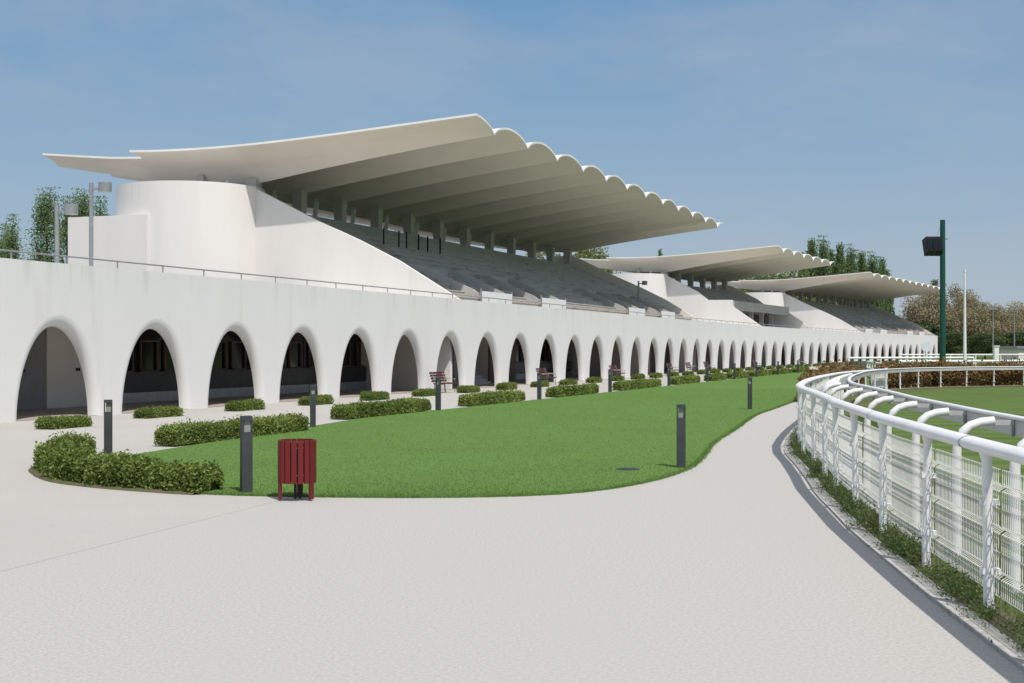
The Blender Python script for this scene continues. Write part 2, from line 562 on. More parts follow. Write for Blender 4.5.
def apos(s, v=0.0):
    """point at arch coordinate s (arch n opens from s = n), v metres behind the front face"""
    n = math.floor(s)
    t = s - n
    p = arc[n] * (1 - t) + arc[n + 1] * t
    d0_ = arc[n + 1] - arc[n]
    d1_ = (arc[n + 2] - arc[n + 1]) if t > .5 else (arc[n] - arc[n - 1])
    w_ = abs(t - .5)
    d_ = d0_ * (1 - w_) / np.linalg.norm(d0_) + d1_ * w_ / np.linalg.norm(d1_)
    d_ /= np.linalg.norm(d_)
    return p + v * np.array([-d_[1], d_[0]])


P0 = arc[0]
A1 = R(20.67)
A = np.array([math.sin(A1), math.cos(A1)])
B = np.array([-math.cos(A1), math.sin(A1)])
def uv(u, v):
    return P0 + A * u + B * v

# the parade ring's fence line (x, y, rail height)
RING = [(3.0, -6, 1.29), (3.15, 0, 1.29), (3.35, 5, 1.29), (3.7, 10.27, 1.29), (3.89, 12.44, 1.29), (4.09, 14.59, 1.29), (4.34, 16.6, 1.29), (4.58, 18.53, 1.29),
        (4.91, 20.58, 1.29), (5.3, 23.2, 1.29), (5.83, 26.75, 1.29), (7.06, 31.8, 1.27), (8.5, 37, 1.24), (10.2, 43, 1.18), (13.7, 54.6, 1.08),
        (17, 63, 1.03), (20.4, 68.5, 1.02), (24.5, 72, 1.02), (30, 74.5, 1.02), (38, 75.5, 1.02), (48, 74.5, 1.02), (60, 71, 1.02)]
ring = catmull(RING, 0.25)
ring_d = np.gradient(ring[:, :2], axis=0)
ring_d /= np.linalg.norm(ring_d, axis=1)[:, None]
ring_n = np.stack([ring_d[:, 1], -ring_d[:, 0]], 1)            # towards the inside of the ring
def ring_off(o):
    q = ring.copy()
    q[:, :2] += ring_n * o
    return q

# lawn outline
LAWN = [(-7.62, 23.9), (-7.9, 22.9), (-7.75, 21.9), (-7.2, 20.9), (-6.5, 20.05), (-5.6, 19.35), (-4.6, 18.78), (-3.6, 18.42), (-2.4, 18.27), (-1.2, 18.22), (0.0, 18.38),
        (0.9, 18.8), (1.7, 19.7), (2.4, 20.95), (3.1, 22.84), (3.75, 25.65), (4.45, 28.94), (5.68, 33.61), (7.5, 40.69), (9.3, 46.26), (11.3, 52.5), (14, 60.5)]
lawn_front = catmull([(x, y, 0) for x, y in LAWN], 0.5)[:, :2]
BORD = -8.55                                                   # border between lawn and arcade apron, metres in front of the arcade
lawn_back = [tuple(apos(s, BORD)) for s in np.arange(34, -0.7, -1.0)]
lawn_back[-1] = (-7.35, 25.2)

# ------------------------------------------------------------------ ground
def structure(name, mb, m_):
    return kind(mb.obj(name, m_), 'structure')

g = MB()
g.sheet([(-3000, -800), (3000, -800), (3000, 5000), (-3000, 5000)], -0.03)
structure('ground', g, M['field'])
p_ = MB()
pave = [(-60, -15), (3.0 - .35, -15)] + [tuple(x) for x in ring_off(-0.22)[::4, :2] if x[1] < 62]
pave += [(17, 80), (34, 110)] + [tuple(apos(s, 0.0)) for s in (27, 20, 15, 10, 5, 0, -5.5)] + [(-60, 20)]
p_.sheet(pave, 0.0)
structure('path', p_, M['path'])
ap = MB()
apr = [tuple(apos(s, 0.45)) for s in np.arange(-5, 47, 1.0)] + [tuple(apos(s, BORD + .3)) for s in np.arange(46, 0, -1.0)]
apr += [(-7.3, 24.6), (-8.25, 22.9), (-7.7, 21.2), (-6.2, 19.55), (-4.6, 18.6), (-3.05, 18.3), (-4.72, 12.16), (-6.6, 5), (-9, -5), (-40, -8)]
ap.sheet(apr, 0.004)
for a_, b_ in zip(apr, apr[1:] + apr[:1]):
    ap.add([(*a_, 0.004), (*b_, 0.004), (*b_, -0.01), (*a_, -0.01)], [(0, 1, 2, 3)])
structure('apron', ap, M['apron'])
yd = MB()  # unseen pale paving added behind the stands to bounce warm light under the roofs
yd.sheet([tuple(apos(s, 9.2)) for s in np.arange(-7, 48, 2.0)] + [tuple(apos(s, 75)) for s in np.arange(48, -8, -2.0)], -0.01)
structure('bounce_yard', yd, M['apron'])
lw = MB()
lawn_poly = [tuple(x) for x in lawn_front] + [(24, 79), (40, 95), (52, 110)] + lawn_back
lw.sheet(lawn_poly, 0.03)
n_l = len(lawn_poly)
for i in range(n_l):                                          # a turf edge that meets the paving
    a_, b_ = lawn_poly[i], lawn_poly[(i + 1) % n_l]
    lw.add([(*a_, 0.03), (*b_, 0.03), (*b_, -0.01), (*a_, -0.01)], [(0, 1, 2, 3)])
structure('lawn', lw, M['lawn'])
rg = MB()
rin = ring_off(0.15)
rg.sheet([(3.2, -30)] + [tuple(x) for x in rin[::3, :2]] + [(80, 60), (90, -30)], 0.006)
structure('ring_lawn', rg, M['ring'])
vg = MB()
q0, q1 = ring_off(0.10), ring_off(1.7)
for i in range(0, len(q0) - 3, 3):
    j = i + 3
    vg.add([(*q0[i, :2], .011), (*q1[i, :2], .011), (*q1[j, :2], .011), (*q0[j, :2], .011)], [(0, 1, 2, 3)])
structure('ring_verge', vg, M['verge'])
sv = MB()
q0, q1 = ring_off(-0.15), ring_off(0.14)
for i in range(0, len(q0) - 2, 2):
    j = i + 2
    sv.add([(*q0[i, :2], .016), (*q1[i, :2], .016), (*q1[j, :2], .016), (*q0[j, :2], .016)], [(0, 1, 2, 3)])
structure('soil_strip', sv, M['soil'])
kb = MB()
q0, q1 = ring_off(-0.31), ring_off(-0.14)
wob = 0.02 * np.sin(np.arange(len(q0)) * 0.31)
for i in range(0, len(q0) - 4, 4):
    j = i + 4
    a0, a1_, b0, b1 = q0[i, :2], q1[i, :2], q0[j, :2], q1[j, :2]
    b0 = b0 + (a0 - b0) * .012
    b1 = b1 + (a1_ - b1) * .012
    kb.add([(*a0, .028), (*a1_, .028), (*b1, .028), (*b0, .028), (*a0, -.01), (*a1_, -.01), (*b1, -.01), (*b0, -.01)],
           [(0, 1, 2, 3), (0, 4, 5, 1), (3, 2, 6, 7), (0, 3, 7, 4), (1, 5, 6, 2)])
structure('kerb', kb, M['kerb'])

# ------------------------------------------------------------------ arcade
WT = 4.62
arcade = thing('arcade_building', 'long white arcade with a row of rounded arches running the length of the grandstands', 'arcade', (*P0, 0))
def al(p, z):
    return (p[0] - P0[0], p[1] - P0[1], z)

wall = MB()
S0, S1 = 0.03, 0.73
NT = 28
RR = 0.27
TH = 0.33
def arch_pt(t, a, apex):
    """t 0..1 from the left springing over the crown to the right one"""
    th = math.pi * (1 - t)
    c, s_ = math.cos(th), math.sin(th)
    return (math.copysign(abs(c) ** (2 / 2.05), c) * a, abs(s_) ** (2 / 1.82) * apex)

for n in range(N0, NA):
    dlen = float(np.linalg.norm(arc[n + 1] - arc[n]))
    mid = n + (S0 + S1) / 2
    a_in = (S1 - S0) / 2 * dlen
    apex = 2.74
    ins = [arch_pt(i / NT, a_in, apex) for i in range(NT + 1)]
    nrm = []
    for i in range(NT + 1):
        p, q = ins[max(i - 1, 0)], ins[min(i + 1, NT)]
        dx, dz = q[0] - p[0], q[1] - p[1]
        L_ = math.hypot(dx, dz)
        nx, nz_ = -dz / L_, dx / L_
        if i in (0, NT):
            nx, nz_ = (-1 if i == 0 else 1), 0
        nrm.append((nx, nz_))
    def P(x, v, z):
        return al(apos(mid + x / dlen, v), z)
    K = 6
    rings = []
    for k in range(K + 1):
        th = math.pi / 2 * k / K
        off = RR * (1 - math.sin(th))
        dv = RR * (1 - math.cos(th))
        rings.append([P(x + nx * off, dv, z + nz_ * off * 1.25) for (x, z), (nx, nz_) in zip(ins, nrm)])
    rings.append([P(x, TH, z) for x, z in ins])
    # front plane: from the outer outline to the bay rectangle
    hb = (0.5 - 0.0) * dlen
    lo_, hi_ = (n - 0.12 - mid) * dlen, (n + 1 - 0.12 - mid) * dlen
    outer = rings[0]
    rect = []
    for i in range(NT + 1):
        x, z = ins[i]
        t = i / NT
        if i <= 9:
            rect.append((lo_, WT * i / 9))
        elif i >= 19:
            rect.append((hi_, WT * (NT - i) / 9))
        else:
            rect.append((lo_ + (hi_ - lo_) * (i - 9) / 10, WT))
    fr = [P(x, 0, z) for x, z in rect]
    vs_ = fr + outer
    m_ = NT + 1
    wall.add(vs_, [(i, i + 1, m_ + i + 1, m_ + i) for i in range(NT)])
    # rounded arris and reveal
    vs_ = [p for r_ in rings for p in r_]
    wall.add(vs_, [(k * m_ + i, k * m_ + i + 1, (k + 1) * m_ + i + 1, (k + 1) * m_ + i) for k in range(K + 1) for i in range(NT)], 0, True)
    # back of the wall
    bk = [P(x, TH, z) for x, z in rect]
    wall.add(rings[-1] + bk, [(i, i + 1, m_ + i + 1, m_ + i) for i in range(NT)])
# top and ends
ss = np.arange(N0 - 0.12, NA - 0.17, 0.25)
for s, e in zip(ss[:-1], ss[1:]):
    wall.add([al(apos(s, 0), WT), al(apos(e, 0), WT), al(apos(e, TH), WT), al(apos(s, TH), WT)], [(0, 1, 2, 3)])
s_end = NA - 0.12
for s, e in ((s_end, s_end + .12), (N0 - .3, N0 - 0.12)):
    for v_ in (0, TH):
        wall.add([al(apos(s, v_), 0), al(apos(e, v_), 0), al(apos(e, v_), WT), al(apos(s, v_), WT)], [(0, 1, 2, 3)])
    wall.add([al(apos(s, 0), WT), al(apos(e, 0), WT), al(apos(e, TH), WT), al(apos(s, TH), WT)], [(0, 1, 2, 3)])
wall.add([al(apos(s_end + .12, 0), 0), al(apos(s_end + .12, 5.2), 0), al(apos(s_end + .12, 5.2), WT), al(apos(s_end + .12, 0), WT)], [(0, 1, 2, 3)])
wall.obj('wall', M['stucco'], arcade)
fl = MB(); ce = MB(); bw = MB()
for s in np.arange(N0 - .3, NA - .1, 0.5):
    e = s + 0.5
    fl.add([al(apos(s, .05), .012), al(apos(e, .05), .012), al(apos(e, 9), .012), al(apos(s, 9), .012)], [(0, 1, 2, 3)])
    ce.add([al(apos(s, TH), 3.5), al(apos(e, TH), 3.5), al(apos(e, 9), 3.5), al(apos(s, 9), 3.5)], [(0, 1, 2, 3)])
    ce.add([al(apos(s, TH - .03), 4.3), al(apos(e, TH - .03), 4.3), al(apos(e, 9), 4.3), al(apos(s, 9), 4.3)], [(0, 1, 2, 3)])
    bw.add([al(apos(s, 5.6), 0), al(apos(e, 5.6), 0), al(apos(e, 5.6), 3.5), al(apos(s, 5.6), 3.5)], [(0, 1, 2, 3)])
fl.obj('gallery_floor', M['gfloor'], arcade)
ce.obj('terrace_slab', M['inner'], arcade)
bw.obj('back_wall', M['inner'], arcade)
# what is seen through the arches
def frame_at(s, v):
    p = apos(s, v)
    d_ = apos(s + .05, v) - apos(s - .05, v)
    return (p[0] - P0[0], p[1] - P0[1], 0), math.atan2(d_[1], d_[0])

ct = MB()                                                     # betting counter, 5 m module, local x along, y back
ct.box(0, 5.0, 0.02, 0.6, 0.42, 1.18)
sk = MB(); sk.box(0, 5.0, 0, 0.55, 0.0, 0.40)
wn = MB(); wn.box(0, 5.0, 0.32, 0.36, 1.22, 3.48)
fm = MB()
for k in range(3):
    x = 0.5 + k * 1.55
    fm.box(x - .06, x, 0.22, 0.30, 1.22, 2.35); fm.box(x + 1.0, x + 1.06, 0.22, 0.30, 1.22, 2.35)
    fm.box(x - .06, x + 1.06, 0.19, 0.30, 1.18, 1.24)
    fm.box(x - .06, x + 1.06, 0.22, 0.30, 2.35, 2.41)
first_counter = None
def counter(n):
    global first_counter
    loc, rz = frame_at(n, 4.9)
    if first_counter is None:
        o = ct.obj('betting_counter', M['dark'], arcade, loc, rz)
        sk.obj('base', M['skirt'], o)
        wn.obj('window', M['darkglass'], o)
        fm.obj('window_frame', M['frame'], o)
        first_counter = o
    else:
        o = first_counter.copy(); C.objects.link(o); o.parent = arcade; o.location = loc; o.rotation_euler = (0, 0, rz)
        for ch in list(first_counter.children):
            c = ch.copy(); C.objects.link(c); c.parent = o
sh = MB()
sh.box(0, 4.6, 0, 0.08, 0.02, 3.45)
for k in range(12):
    sh.box(0.03 + k * .38, .37 + k * .38, -0.02, 0.0, 0.05, 3.4)
first_sh = None
def shutter(n, v):
    global first_sh
    loc, rz = frame_at(n, v)
    if first_sh is None:
        first_sh = sh.obj('shutter', M['brown'], arcade, loc, rz)
    else:
        o = first_sh.copy(); C.objects.link(o); o.parent = arcade; o.location = loc; o.rotation_euler = (0, 0, rz)
def cross_wall(s, v0=1.2, v1=5.6, z1=3.5):
    w_ = MB()
    w_.box(-.1, .1, v0, v1, 0.0, z1)
    loc, rz = frame_at(s, 0)
    w_.obj('partition', M['inner'], arcade, loc, rz)
def stairs(n, mirror=False):
    st = MB()
    for k in range(14):
        st.box(0.2, 3.4, 2.4 + k * .3, 2.4 + (k + 1) * .3, 0.0 if k == 0 else .17 * k - .05, .17 * (k + 1))
    loc, rz = frame_at(n, 0)
    o = st.obj('staircase', M['vom'], arcade, loc, rz)
# along the gallery, in arch modules from the left
loc, rz = frame_at(0.75, 0)
iw = MB()
iw.box(-6, 7.0, 4.4, 4.6, 0, 3.5)
iw.obj('plaster_wall', M['inner'], arcade, loc, rz)
for (x0, x1, hx) in ((0.6, 2.75, 1.62), (2.80, 5.4, 4.4)):
    d_ = MB(); d_.box(x0, x1, 4.34, 4.385, 0.03, 3.2)
    do = d_.obj('door', M['door'] if x0 < 1 else M['inner'], arcade, loc, rz)
    hd = MB(); hd.box(hx - .12, hx + .04, 4.27, 4.335, 1.30, 1.40)
    hd.obj('handle', M['black'], do)
cross_wall(2.2, 4.6, 5.6)
pattern = {7: 'b', 8: 's', 9: 'b', 10: 'c', 11: 'c', 12: 'c', 13: 'b', 14: 'c', 15: 'b'}
for n in range(-3, NA):
    if n in (0, 1) or n == -1:
        continue
    k = pattern.get(n, 'c' if n < 7 else random.choice('cbbcbcs'))
    if k == 'c':
        counter(n + .22)
    elif k == 'b':
        shutter(n, 3.2)
    elif k == 's':
        stairs(n)
cross_wall(6.45, 2.0, 5.6)
cross_wall(7.95, 2.6, 5.6)
cross_wall(15.0); cross_wall(18.0, 1.6, 5.6); cross_wall(22.0); cross_wall(26.0); cross_wall(30.0)
# hand rail on the parapet
rl = MB()
sr = np.arange(N0 - .1, NA - .2, 0.5)
rl.tube([al(apos(s, .2), 4.86) for s in sr], 0.028, 6)
for s in np.arange(N0, NA - .2, 0.5):
    p = apos(s, .2)
    rl.box(p[0] - P0[0] - .02, p[0] - P0[0] + .02, p[1] - P0[1] - .02, p[1] - P0[1] + .02, WT - .02, 4.85)
rl.obj('handrail', M['steel'], arcade)

# ------------------------------------------------------------------ grandstands
def lerp_tab(tab, v):
    xs_ = [a for a, b in tab]
    return float(np.interp(v, xs_, [b for a, b in tab]))

from numpy.polynomial import polynomial as Pn
VAL_F = Pn.polyfit([-1.6, 2.54, 6.25, 9.7, 12.4], [13.17, 12.72, 12.22, 11.72, 11.30], 2)
CRN_F = Pn.polyfit([-1.7, 2.6, 8.4, 13.3, 19.0], [13.78, 13.49, 13.14, 12.95, 13.05], 3)
def val_f(v):
    z = Pn.polyval(v, VAL_F)
    return z if v < 12.4 else lerp_tab([(12.4, 11.30), (16, 11.50), (19, 11.82)], v)
def crn_f(v):
    return float(Pn.polyval(v, CRN_F))
def val_r(v):
    return lerp_tab([(19, 11.82), (22.9, 12.39), (26.2, 12.97), (27, 13.1)], v)
def crn_r(v):
    return lerp_tab([(19, 13.05), (21.1, 13.1), (25.9, 13.5), (27, 13.6)], v)


def shell(nv, v0, v1, valf, crnf, thick, nvseg, ext):
    """vaulted roof: nv valleys 5.03 m apart, half a vault at either end; slot 0 underside, slot 1 top and rims"""
    mb = MB()
    us = []
    HL = 2.5
    t0 = 1 - ext / HL
    SEG = 12
    us_lobes = []
    # left half vault
    us_lobes.append([(-HL + HL * t_, 1 - t_ ** 2) for t_ in [t0 + (1 - t0) * i / (SEG // 2) for i in range(SEG // 2 + 1)]])
    for k in range(nv - 1):
        us_lobes.append([(5.03 * k + 5.03 * i / SEG, 1 - (2 * i / SEG - 1) ** 2) for i in range(SEG + 1)])
    us_lobes.append([(5.03 * (nv - 1) + HL * t_, 1 - (1 - t_) ** 2) for t_ in [(1 - t0) * i / (SEG // 2) for i in range(SEG // 2 + 1)]])
    vv = [v0 + (v1 - v0) * i / nvseg for i in range(nvseg + 1)]
    for lb in us_lobes:
        m_ = len(lb)
        bot = []; top = []
        for v in vv:
            zv, zc = valf(v), crnf(v)
            for (u, f_) in lb:
                f2 = f_ * 0.55 + 0.45 * math.sqrt(max(f_, 0))
                z = zv + (zc - zv) * f2
                bot.append((u, v, z - thick)); top.append((u, v, z))
        quads = [(i * m_ + j, i * m_ + j + 1, (i + 1) * m_ + j + 1, (i + 1) * m_ + j) for i in range(nvseg) for j in range(m_ - 1)]
        mb.add(bot, [tuple(reversed(q)) for q in quads], 0, True)
        mb.add(top, quads, 1, True)
        # rims front and rear
        for i in (0, nvseg):
            for j in range(m_ - 1):
                a_ = i * m_ + j
                mb.add([bot[a_], bot[a_ + 1], top[a_ + 1], top[a_]], [(0, 1, 2, 3)], 1)
    # gable rims
    for lb, idx in ((us_lobes[0], 0), (us_lobes[-1], -1)):
        u, f_ = lb[idx]
        for i in range(nvseg):
            f2 = f_ * 0.55 + 0.45 * math.sqrt(max(f_, 0))
            z0, z1 = (valf(w_) + (crnf(w_) - valf(w_)) * f2 for w_ in (vv[i], vv[i + 1]))
            mb.add([(u, vv[i], z0 - thick), (u, vv[i + 1], z1 - thick), (u, vv[i + 1], z1), (u, vv[i], z0)], [(0, 1, 2, 3)], 1)
    return mb


def grandstand(nv, loc, rotz, label, royal=False):
    t = thing('grandstand', label, 'grandstand', loc, rotz, 'grandstands behind the arcade')
    L_ = 5.03 * (nv - 1)
    # roof shells
    shell(nv, -1.65, 19.0, val_f, crn_f, 0.11, 26, 2.5).obj('roof', [M['shell'], M['shelltop']], t)
    shell(nv, 19.0, 25.9, val_r, crn_r, 0.11, 12, 1.35).obj('rear_roof', [M['shell'], M['shelltop']], t)
    # end walls: sloping top
    prof = [(0.05, 4.3), (0.05, 4.66), (3.4, 6.68), (5.7, 7.82), (8.34, 9.0), (12.0, 10.80), (12.6, 10.95), (14.5, 10.95), (14.5, 0.02), (0.5, 0.02), (0.5, 4.3)]
    if royal:
        prof = [(0.5, 4.3), (0.55, 4.6), (4.15, 7.05), (4.15, 7.78), (7.05, 7.82), (8.34, 8.85), (12.0, 10.72), (12.6, 10.85), (14.5, 10.85), (14.5, 0.02), (0.9, 0.02), (0.9, 4.3)]
    for x0, x1 in ((-0.8, -0.5), (L_ + 0.7, L_ + 1.0)):
        w_ = MB(); w_.prism(prof, x0, x1)
        w_.obj('end_wall', M['tower'], t)
    # stair tower beside the near end wall
    tw = MB()
    cx_, cy_, r_ = -0.9, 16.05, 4.02
    n = 72
    ringb = [(cx_ + r_ * math.cos(2 * math.pi * i / n), cy_ + r_ * math.sin(2 * math.pi * i / n)) for i in range(n)]
    ZT = 10.92
    vs_ = [(x, y, 0.02) for x, y in ringb] + [(x, y, ZT) for x, y in ringb]
    tw.add(vs_, [(i, (i + 1) % n, n + (i + 1) % n, n + i) for i in range(n)], 0, True)
    tw.add([(x, y, ZT) for x, y in ringb], [tuple(range(n))])
    tw.obj('stair_tower', M['tower'], t)
    bl = MB(); bl.box(-5.2, -0.4, 15.9, 20.95, 0.02, 9.15)
    bl.obj('annex', M['tower'], t)
    # seating tiers
    ti = MB()
    v_st, z_st, nrow = (0.9, 4.45, 13) if not royal else (7.0, 7.15, 6)
    v_en, z_en = 12.05, 9.42
    dv = (v_en - v_st) / nrow
    dz = (z_en - z_st) / nrow
    for k in range(nrow):
        y0 = v_st + k * dv
        z0 = z_st + k * dz
        ti.box(-0.5, L_ + 0.7, y0, v_en + .2, z0 - (0.5 if k == 0 else 0.02), z0 + dz - 0.0)
        ti.box(-0.5, L_ + 0.7, y0 - 0.04, y0 + 0.30, z0 + dz, z0 + dz + 0.05)          # bench lip of each row
    # gangway steps down the tiers
    ng = 5 if not royal else 2
    for gk in range(ng):
        gx = L_ * (gk + .5) / ng
        for k in range(nrow):
            ti.box(gx - .55, gx + .55, v_st + k * dv - dv / 2, v_st + k * dv + .02, z_st + k * dz - .02, z_st + k * dz + dz / 2)
    ti.obj('seating_tiers', M['tier'], t)
    pa = MB()
    pa.box(-0.5, L_ + .7, 12.1, 12.35, 9.3, 9.97)
    pa.obj('parapet', M['greycon'], t)
    # columns under the valleys and slim rear ties
    col0 = None
    for k in range(nv):
        if col0 is None:
            cm = MB()
            cm.add([(-.27, 12.38, 9.3), (.27, 12.38, 9.3), (.27, 12.85, 9.3), (-.27, 12.85, 9.3), (-.33, 12.3, 11.45), (.33, 12.3, 11.45), (.33, 13.0, 11.45), (-.33, 13.0, 11.45)],
                   [(0, 3, 2, 1), (4, 5, 6, 7), (0, 1, 5, 4), (1, 2, 6, 5), (2, 3, 7, 6), (3, 0, 4, 7)])
            col0 = cm.obj('column', M['column'], t, (0, 0, 0))
            tm = MB(); tm.bar((0, 14.6, 9.3), (0, 14.2, 11.9), .22, .2)
            tie0 = tm.obj('tie_post', M['white'], t, (0, 0, 0))
        else:
            for src in (col0, tie0):
                o = src.copy(); C.objects.link(o); o.parent = t; o.location = (5.03 * k, 0, 0)
    rw = MB()
    rw.box(-0.5, L_ + .7, 15.6, 15.9, 11.22, 11.75)
    rw.box(-0.5, L_ + .7, 12.5, 20.4, 9.0, 9.28)
    rw.obj('rear_lintel', M['column'], t)
    rb = MB(); rb.box(-0.5, L_ + .7, 20.1, 20.4, 0.02, 9.9)
    rb.obj('rear_wall', M['tower'], t)
    if not royal:
        # stair openings in the tiers with solid sloping side walls
        for vk in (0, 1, 3, 4):
            x = 4.1 + vk * 9.95
            vm = MB()
            for xx in (x, x + 4.6):
                vm.prism([(0.95, 4.3), (0.95, 5.15), (1.2, 5.35), (4.3, 6.72), (4.9, 6.72), (4.9, 5.6)], xx, xx + .16)
            vm.box(x + .16, x + 4.6, 4.7, 4.9, 4.5, 6.72)
            vm.box(x + .16, x + 4.6, 0.95, 4.7, 4.3, 4.5)
            vo = vm.obj('stair_opening', M['vom'], t)
            dk = MB(); dk.box(x + 1.3, x + 3.4, 4.66, 4.695, 4.5, 6.3)
            dk.obj('doorway', M['dark'], vo)
            bd = MB(); bd.box(x - .2, x + 4.5, 0.62, 0.68, 4.62, 5.26)
            bo = bd.obj('parapet_panel', M['white'], t)
            for xx in (x - .27, x + 4.5):
                pm = MB()
                pm.box(xx, xx + .06, 0.62, 0.70, 4.3, 5.42)
                pm.obj('panel_post', M['steel'], bo)
    else:
        fb = MB(); fb.box(-0.5, L_ + .7, 4.0, 4.25, 6.62, 7.70)
        fb.obj('balcony_front', M['greycon'], t)
        fs = MB(); fs.box(-0.5, L_ + .7, 4.25, 7.6, 6.9, 7.12)
        fs.obj('balcony_slab', M['greycon'], t)
        bw_ = MB(); bw_.box(-0.5, L_ + .7, 7.3, 7.5, 4.2, 6.9)
        bw_.obj('balcony_back_wall', M['brown'], t)
        for k in range(nv):
            o = MB(); o.box(-.25, .25, 6.0, 6.5, 4.25, 6.89)
            o.obj('balcony_column', M['stucco'], t, (5.03 * k, 0, 0))
    if nv == 12:
        # black stair railing on the upper tiers
        pass
    return t


ROT1 = R(90) - A1
p1 = uv(33.0, 0)
gs1 = grandstand(12, (*p1, 0), ROT1, 'nearest and largest looking white grandstand with a scalloped cantilever roof')
gs2 = grandstand(6, (29.506, 151.346, 0), R(90 - 25.5), 'short middle grandstand with a balcony, between the near and far stands', True)
gs3 = grandstand(12, (53.684, 201.72, 0), R(90 - 28.7), 'farthest grandstand at the end of the arcade')
# black railings on the upper rows of the near stand
for i, x in enumerate([8.2, 10.3, 11.4, 13.2, 14.6, 16.6]):
    b_ = MB()
    b_.tube([(x, 8.7, 7.9), (x, 8.7, 9.35)], .04, 6)
    b_.tube([(x + .35, 8.9, 7.9), (x + .35, 8.9, 9.35)], .03, 6)
    b_.tube([(x, 8.7, 9.35), (x + .35, 8.9, 9.35)], .03, 6)
    b_.obj('railing', M['black'], gs1)

# ------------------------------------------------------------------ lamps on the terrace
def terrace_lamp(p, z0, z1, rz, label, first=[None]):
    if first[0] is None:
        t = thing('terrace_lamp', label, 'lamp post', (p[0], p[1], z0), rz, 'lamp posts on the terrace')
        m_ = MB(); m_.tube([(0, 0, 0), (0, 0, z1 - z0)], .075, 10); m_.obj('pole', M['steel'], t)
        m_ = MB(); m_.bar((0, 0, z1 - z0 - .22), (.35, 0, z1 - z0 - .22), .06, .08); m_.obj('arm', M['steel'], t)
        m_ = MB(); m_.tube([(.53, 0, z1 - z0 - .34), (.53, 0, z1 - z0)], .23, 20); m_.obj('lamp_head', M['steel'], t)
        first[0] = t
        return t
    return dup(first[0], (p[0], p[1], z0), rz, label)
terrace_lamp(uv(8.3, 4.0), 4.3, 7.95, R(-10), 'grey lamp post with a drum head beside the white stair tower')
terrace_lamp(uv(6.5, 4.0), 4.3 - .95, 7.0, R(-10), 'grey lamp post leftmost on the terrace, in front of the poplars')
terrace_lamp((10.9, 113.7), 4.3, 7.95, R(-10), 'grey lamp post before the tower of the short middle grandstand')

# ------------------------------------------------------------------ hedges
def box_outline(r_, n, ww, hh):
    """points spread evenly over the two sides and the rounded top of a hedge's cross section"""
    q = r_.random(n) * (2 * hh + ww)
    y = np.where(q < hh, -ww / 2, np.where(q < hh + ww, q - hh - ww / 2, ww / 2))
    z = np.where(q < hh, q, np.where(q < hh + ww, hh, q - hh - ww))
    k = 1 / (np.abs(y / (ww / 2)) ** 5 + np.maximum(z / hh, 0) ** 5) ** .2
    return y * k, z * k


def hedge_mesh(name, L_, W_, H_, n, size, bump=0.09, mats=None, mound=0.55, seed=1, cs=1.0):
    """clipped hedge along local x made of neighbouring bushes: twig core and many leaves"""
    r_ = np.random.default_rng(seed)
    nb = max(2, int(round(L_ / mound)))
    bx = (np.arange(nb) + .5) / nb * L_ - L_ / 2 + r_.normal(size=nb) * .03
    bh = H_ * (0.93 + .14 * r_.random(nb))
    bw = W_ * (0.92 + .16 * r_.random(nb))
    x = (r_.random(n) - .5) * L_
    k = np.abs(x[:, None] - bx[None, :]).argmin(1)
    dxn = np.clip(np.abs(x - bx[k]) / (L_ / nb * .56), 0, 1)
    fall = 1 - 0.20 * dxn ** 3
    hh = bh[k] * fall
    ww = bw[k] * fall
    endf = np.clip((L_ / 2 - np.abs(x)) / .14, 0, 1) ** .5
    hh = hh * (.72 + .28 * endf)
    # points on a rounded-box surface, a little noise inward and outward
    yy, zz = box_outline(r_, n, ww, hh)
    rad = 1 + r_.normal(size=n) * bump - .04
    y = yy * rad
    z = np.maximum(zz * rad, .01)
    ends = r_.random(n) < .08
    x = np.where(ends, np.sign(x) * (L_ / 2 - r_.random(n) * .07), x)
    y = np.where(ends, (r_.random(n) - .5) * ww * .9, y)
    z = np.where(ends, r_.random(n) * hh * .9 + .01, z)
    # sprigs standing proud of the clipped top
    sp = r_.random(n) < .05
    z = np.where(sp & (z > hh * .7), z + r_.random(n) * .07, z)
    v = leaves_np(np.stack([x, y, z], 1), size, .35, .6, r_)
    core = MB()
    for i in range(nb):
        a = L_ / nb * .5
        w2, h2 = bw[i] / 2 * .80 * cs, bh[i] * .84 * cs
        x0, x1 = max(bx[i] - a, -L_ / 2 + .08), min(bx[i] + a, L_ / 2 - .08)
        core.add([(x0, -w2, .0), (x1, -w2, .0), (x1, w2, .0), (x0, w2, .0), (x0, -w2 * .9, h2 * .9), (x1, -w2 * .9, h2 * .9), (x1, w2 * .9, h2 * .9), (x0, w2 * .9, h2 * .9)],
                 [(4, 5, 6, 7), (0, 1, 5, 4), (1, 2, 6, 5), (2, 3, 7, 6), (3, 0, 4, 7)])
    return mesh_np(name, v, core, mats or [M['leaf_box'], M['core']])


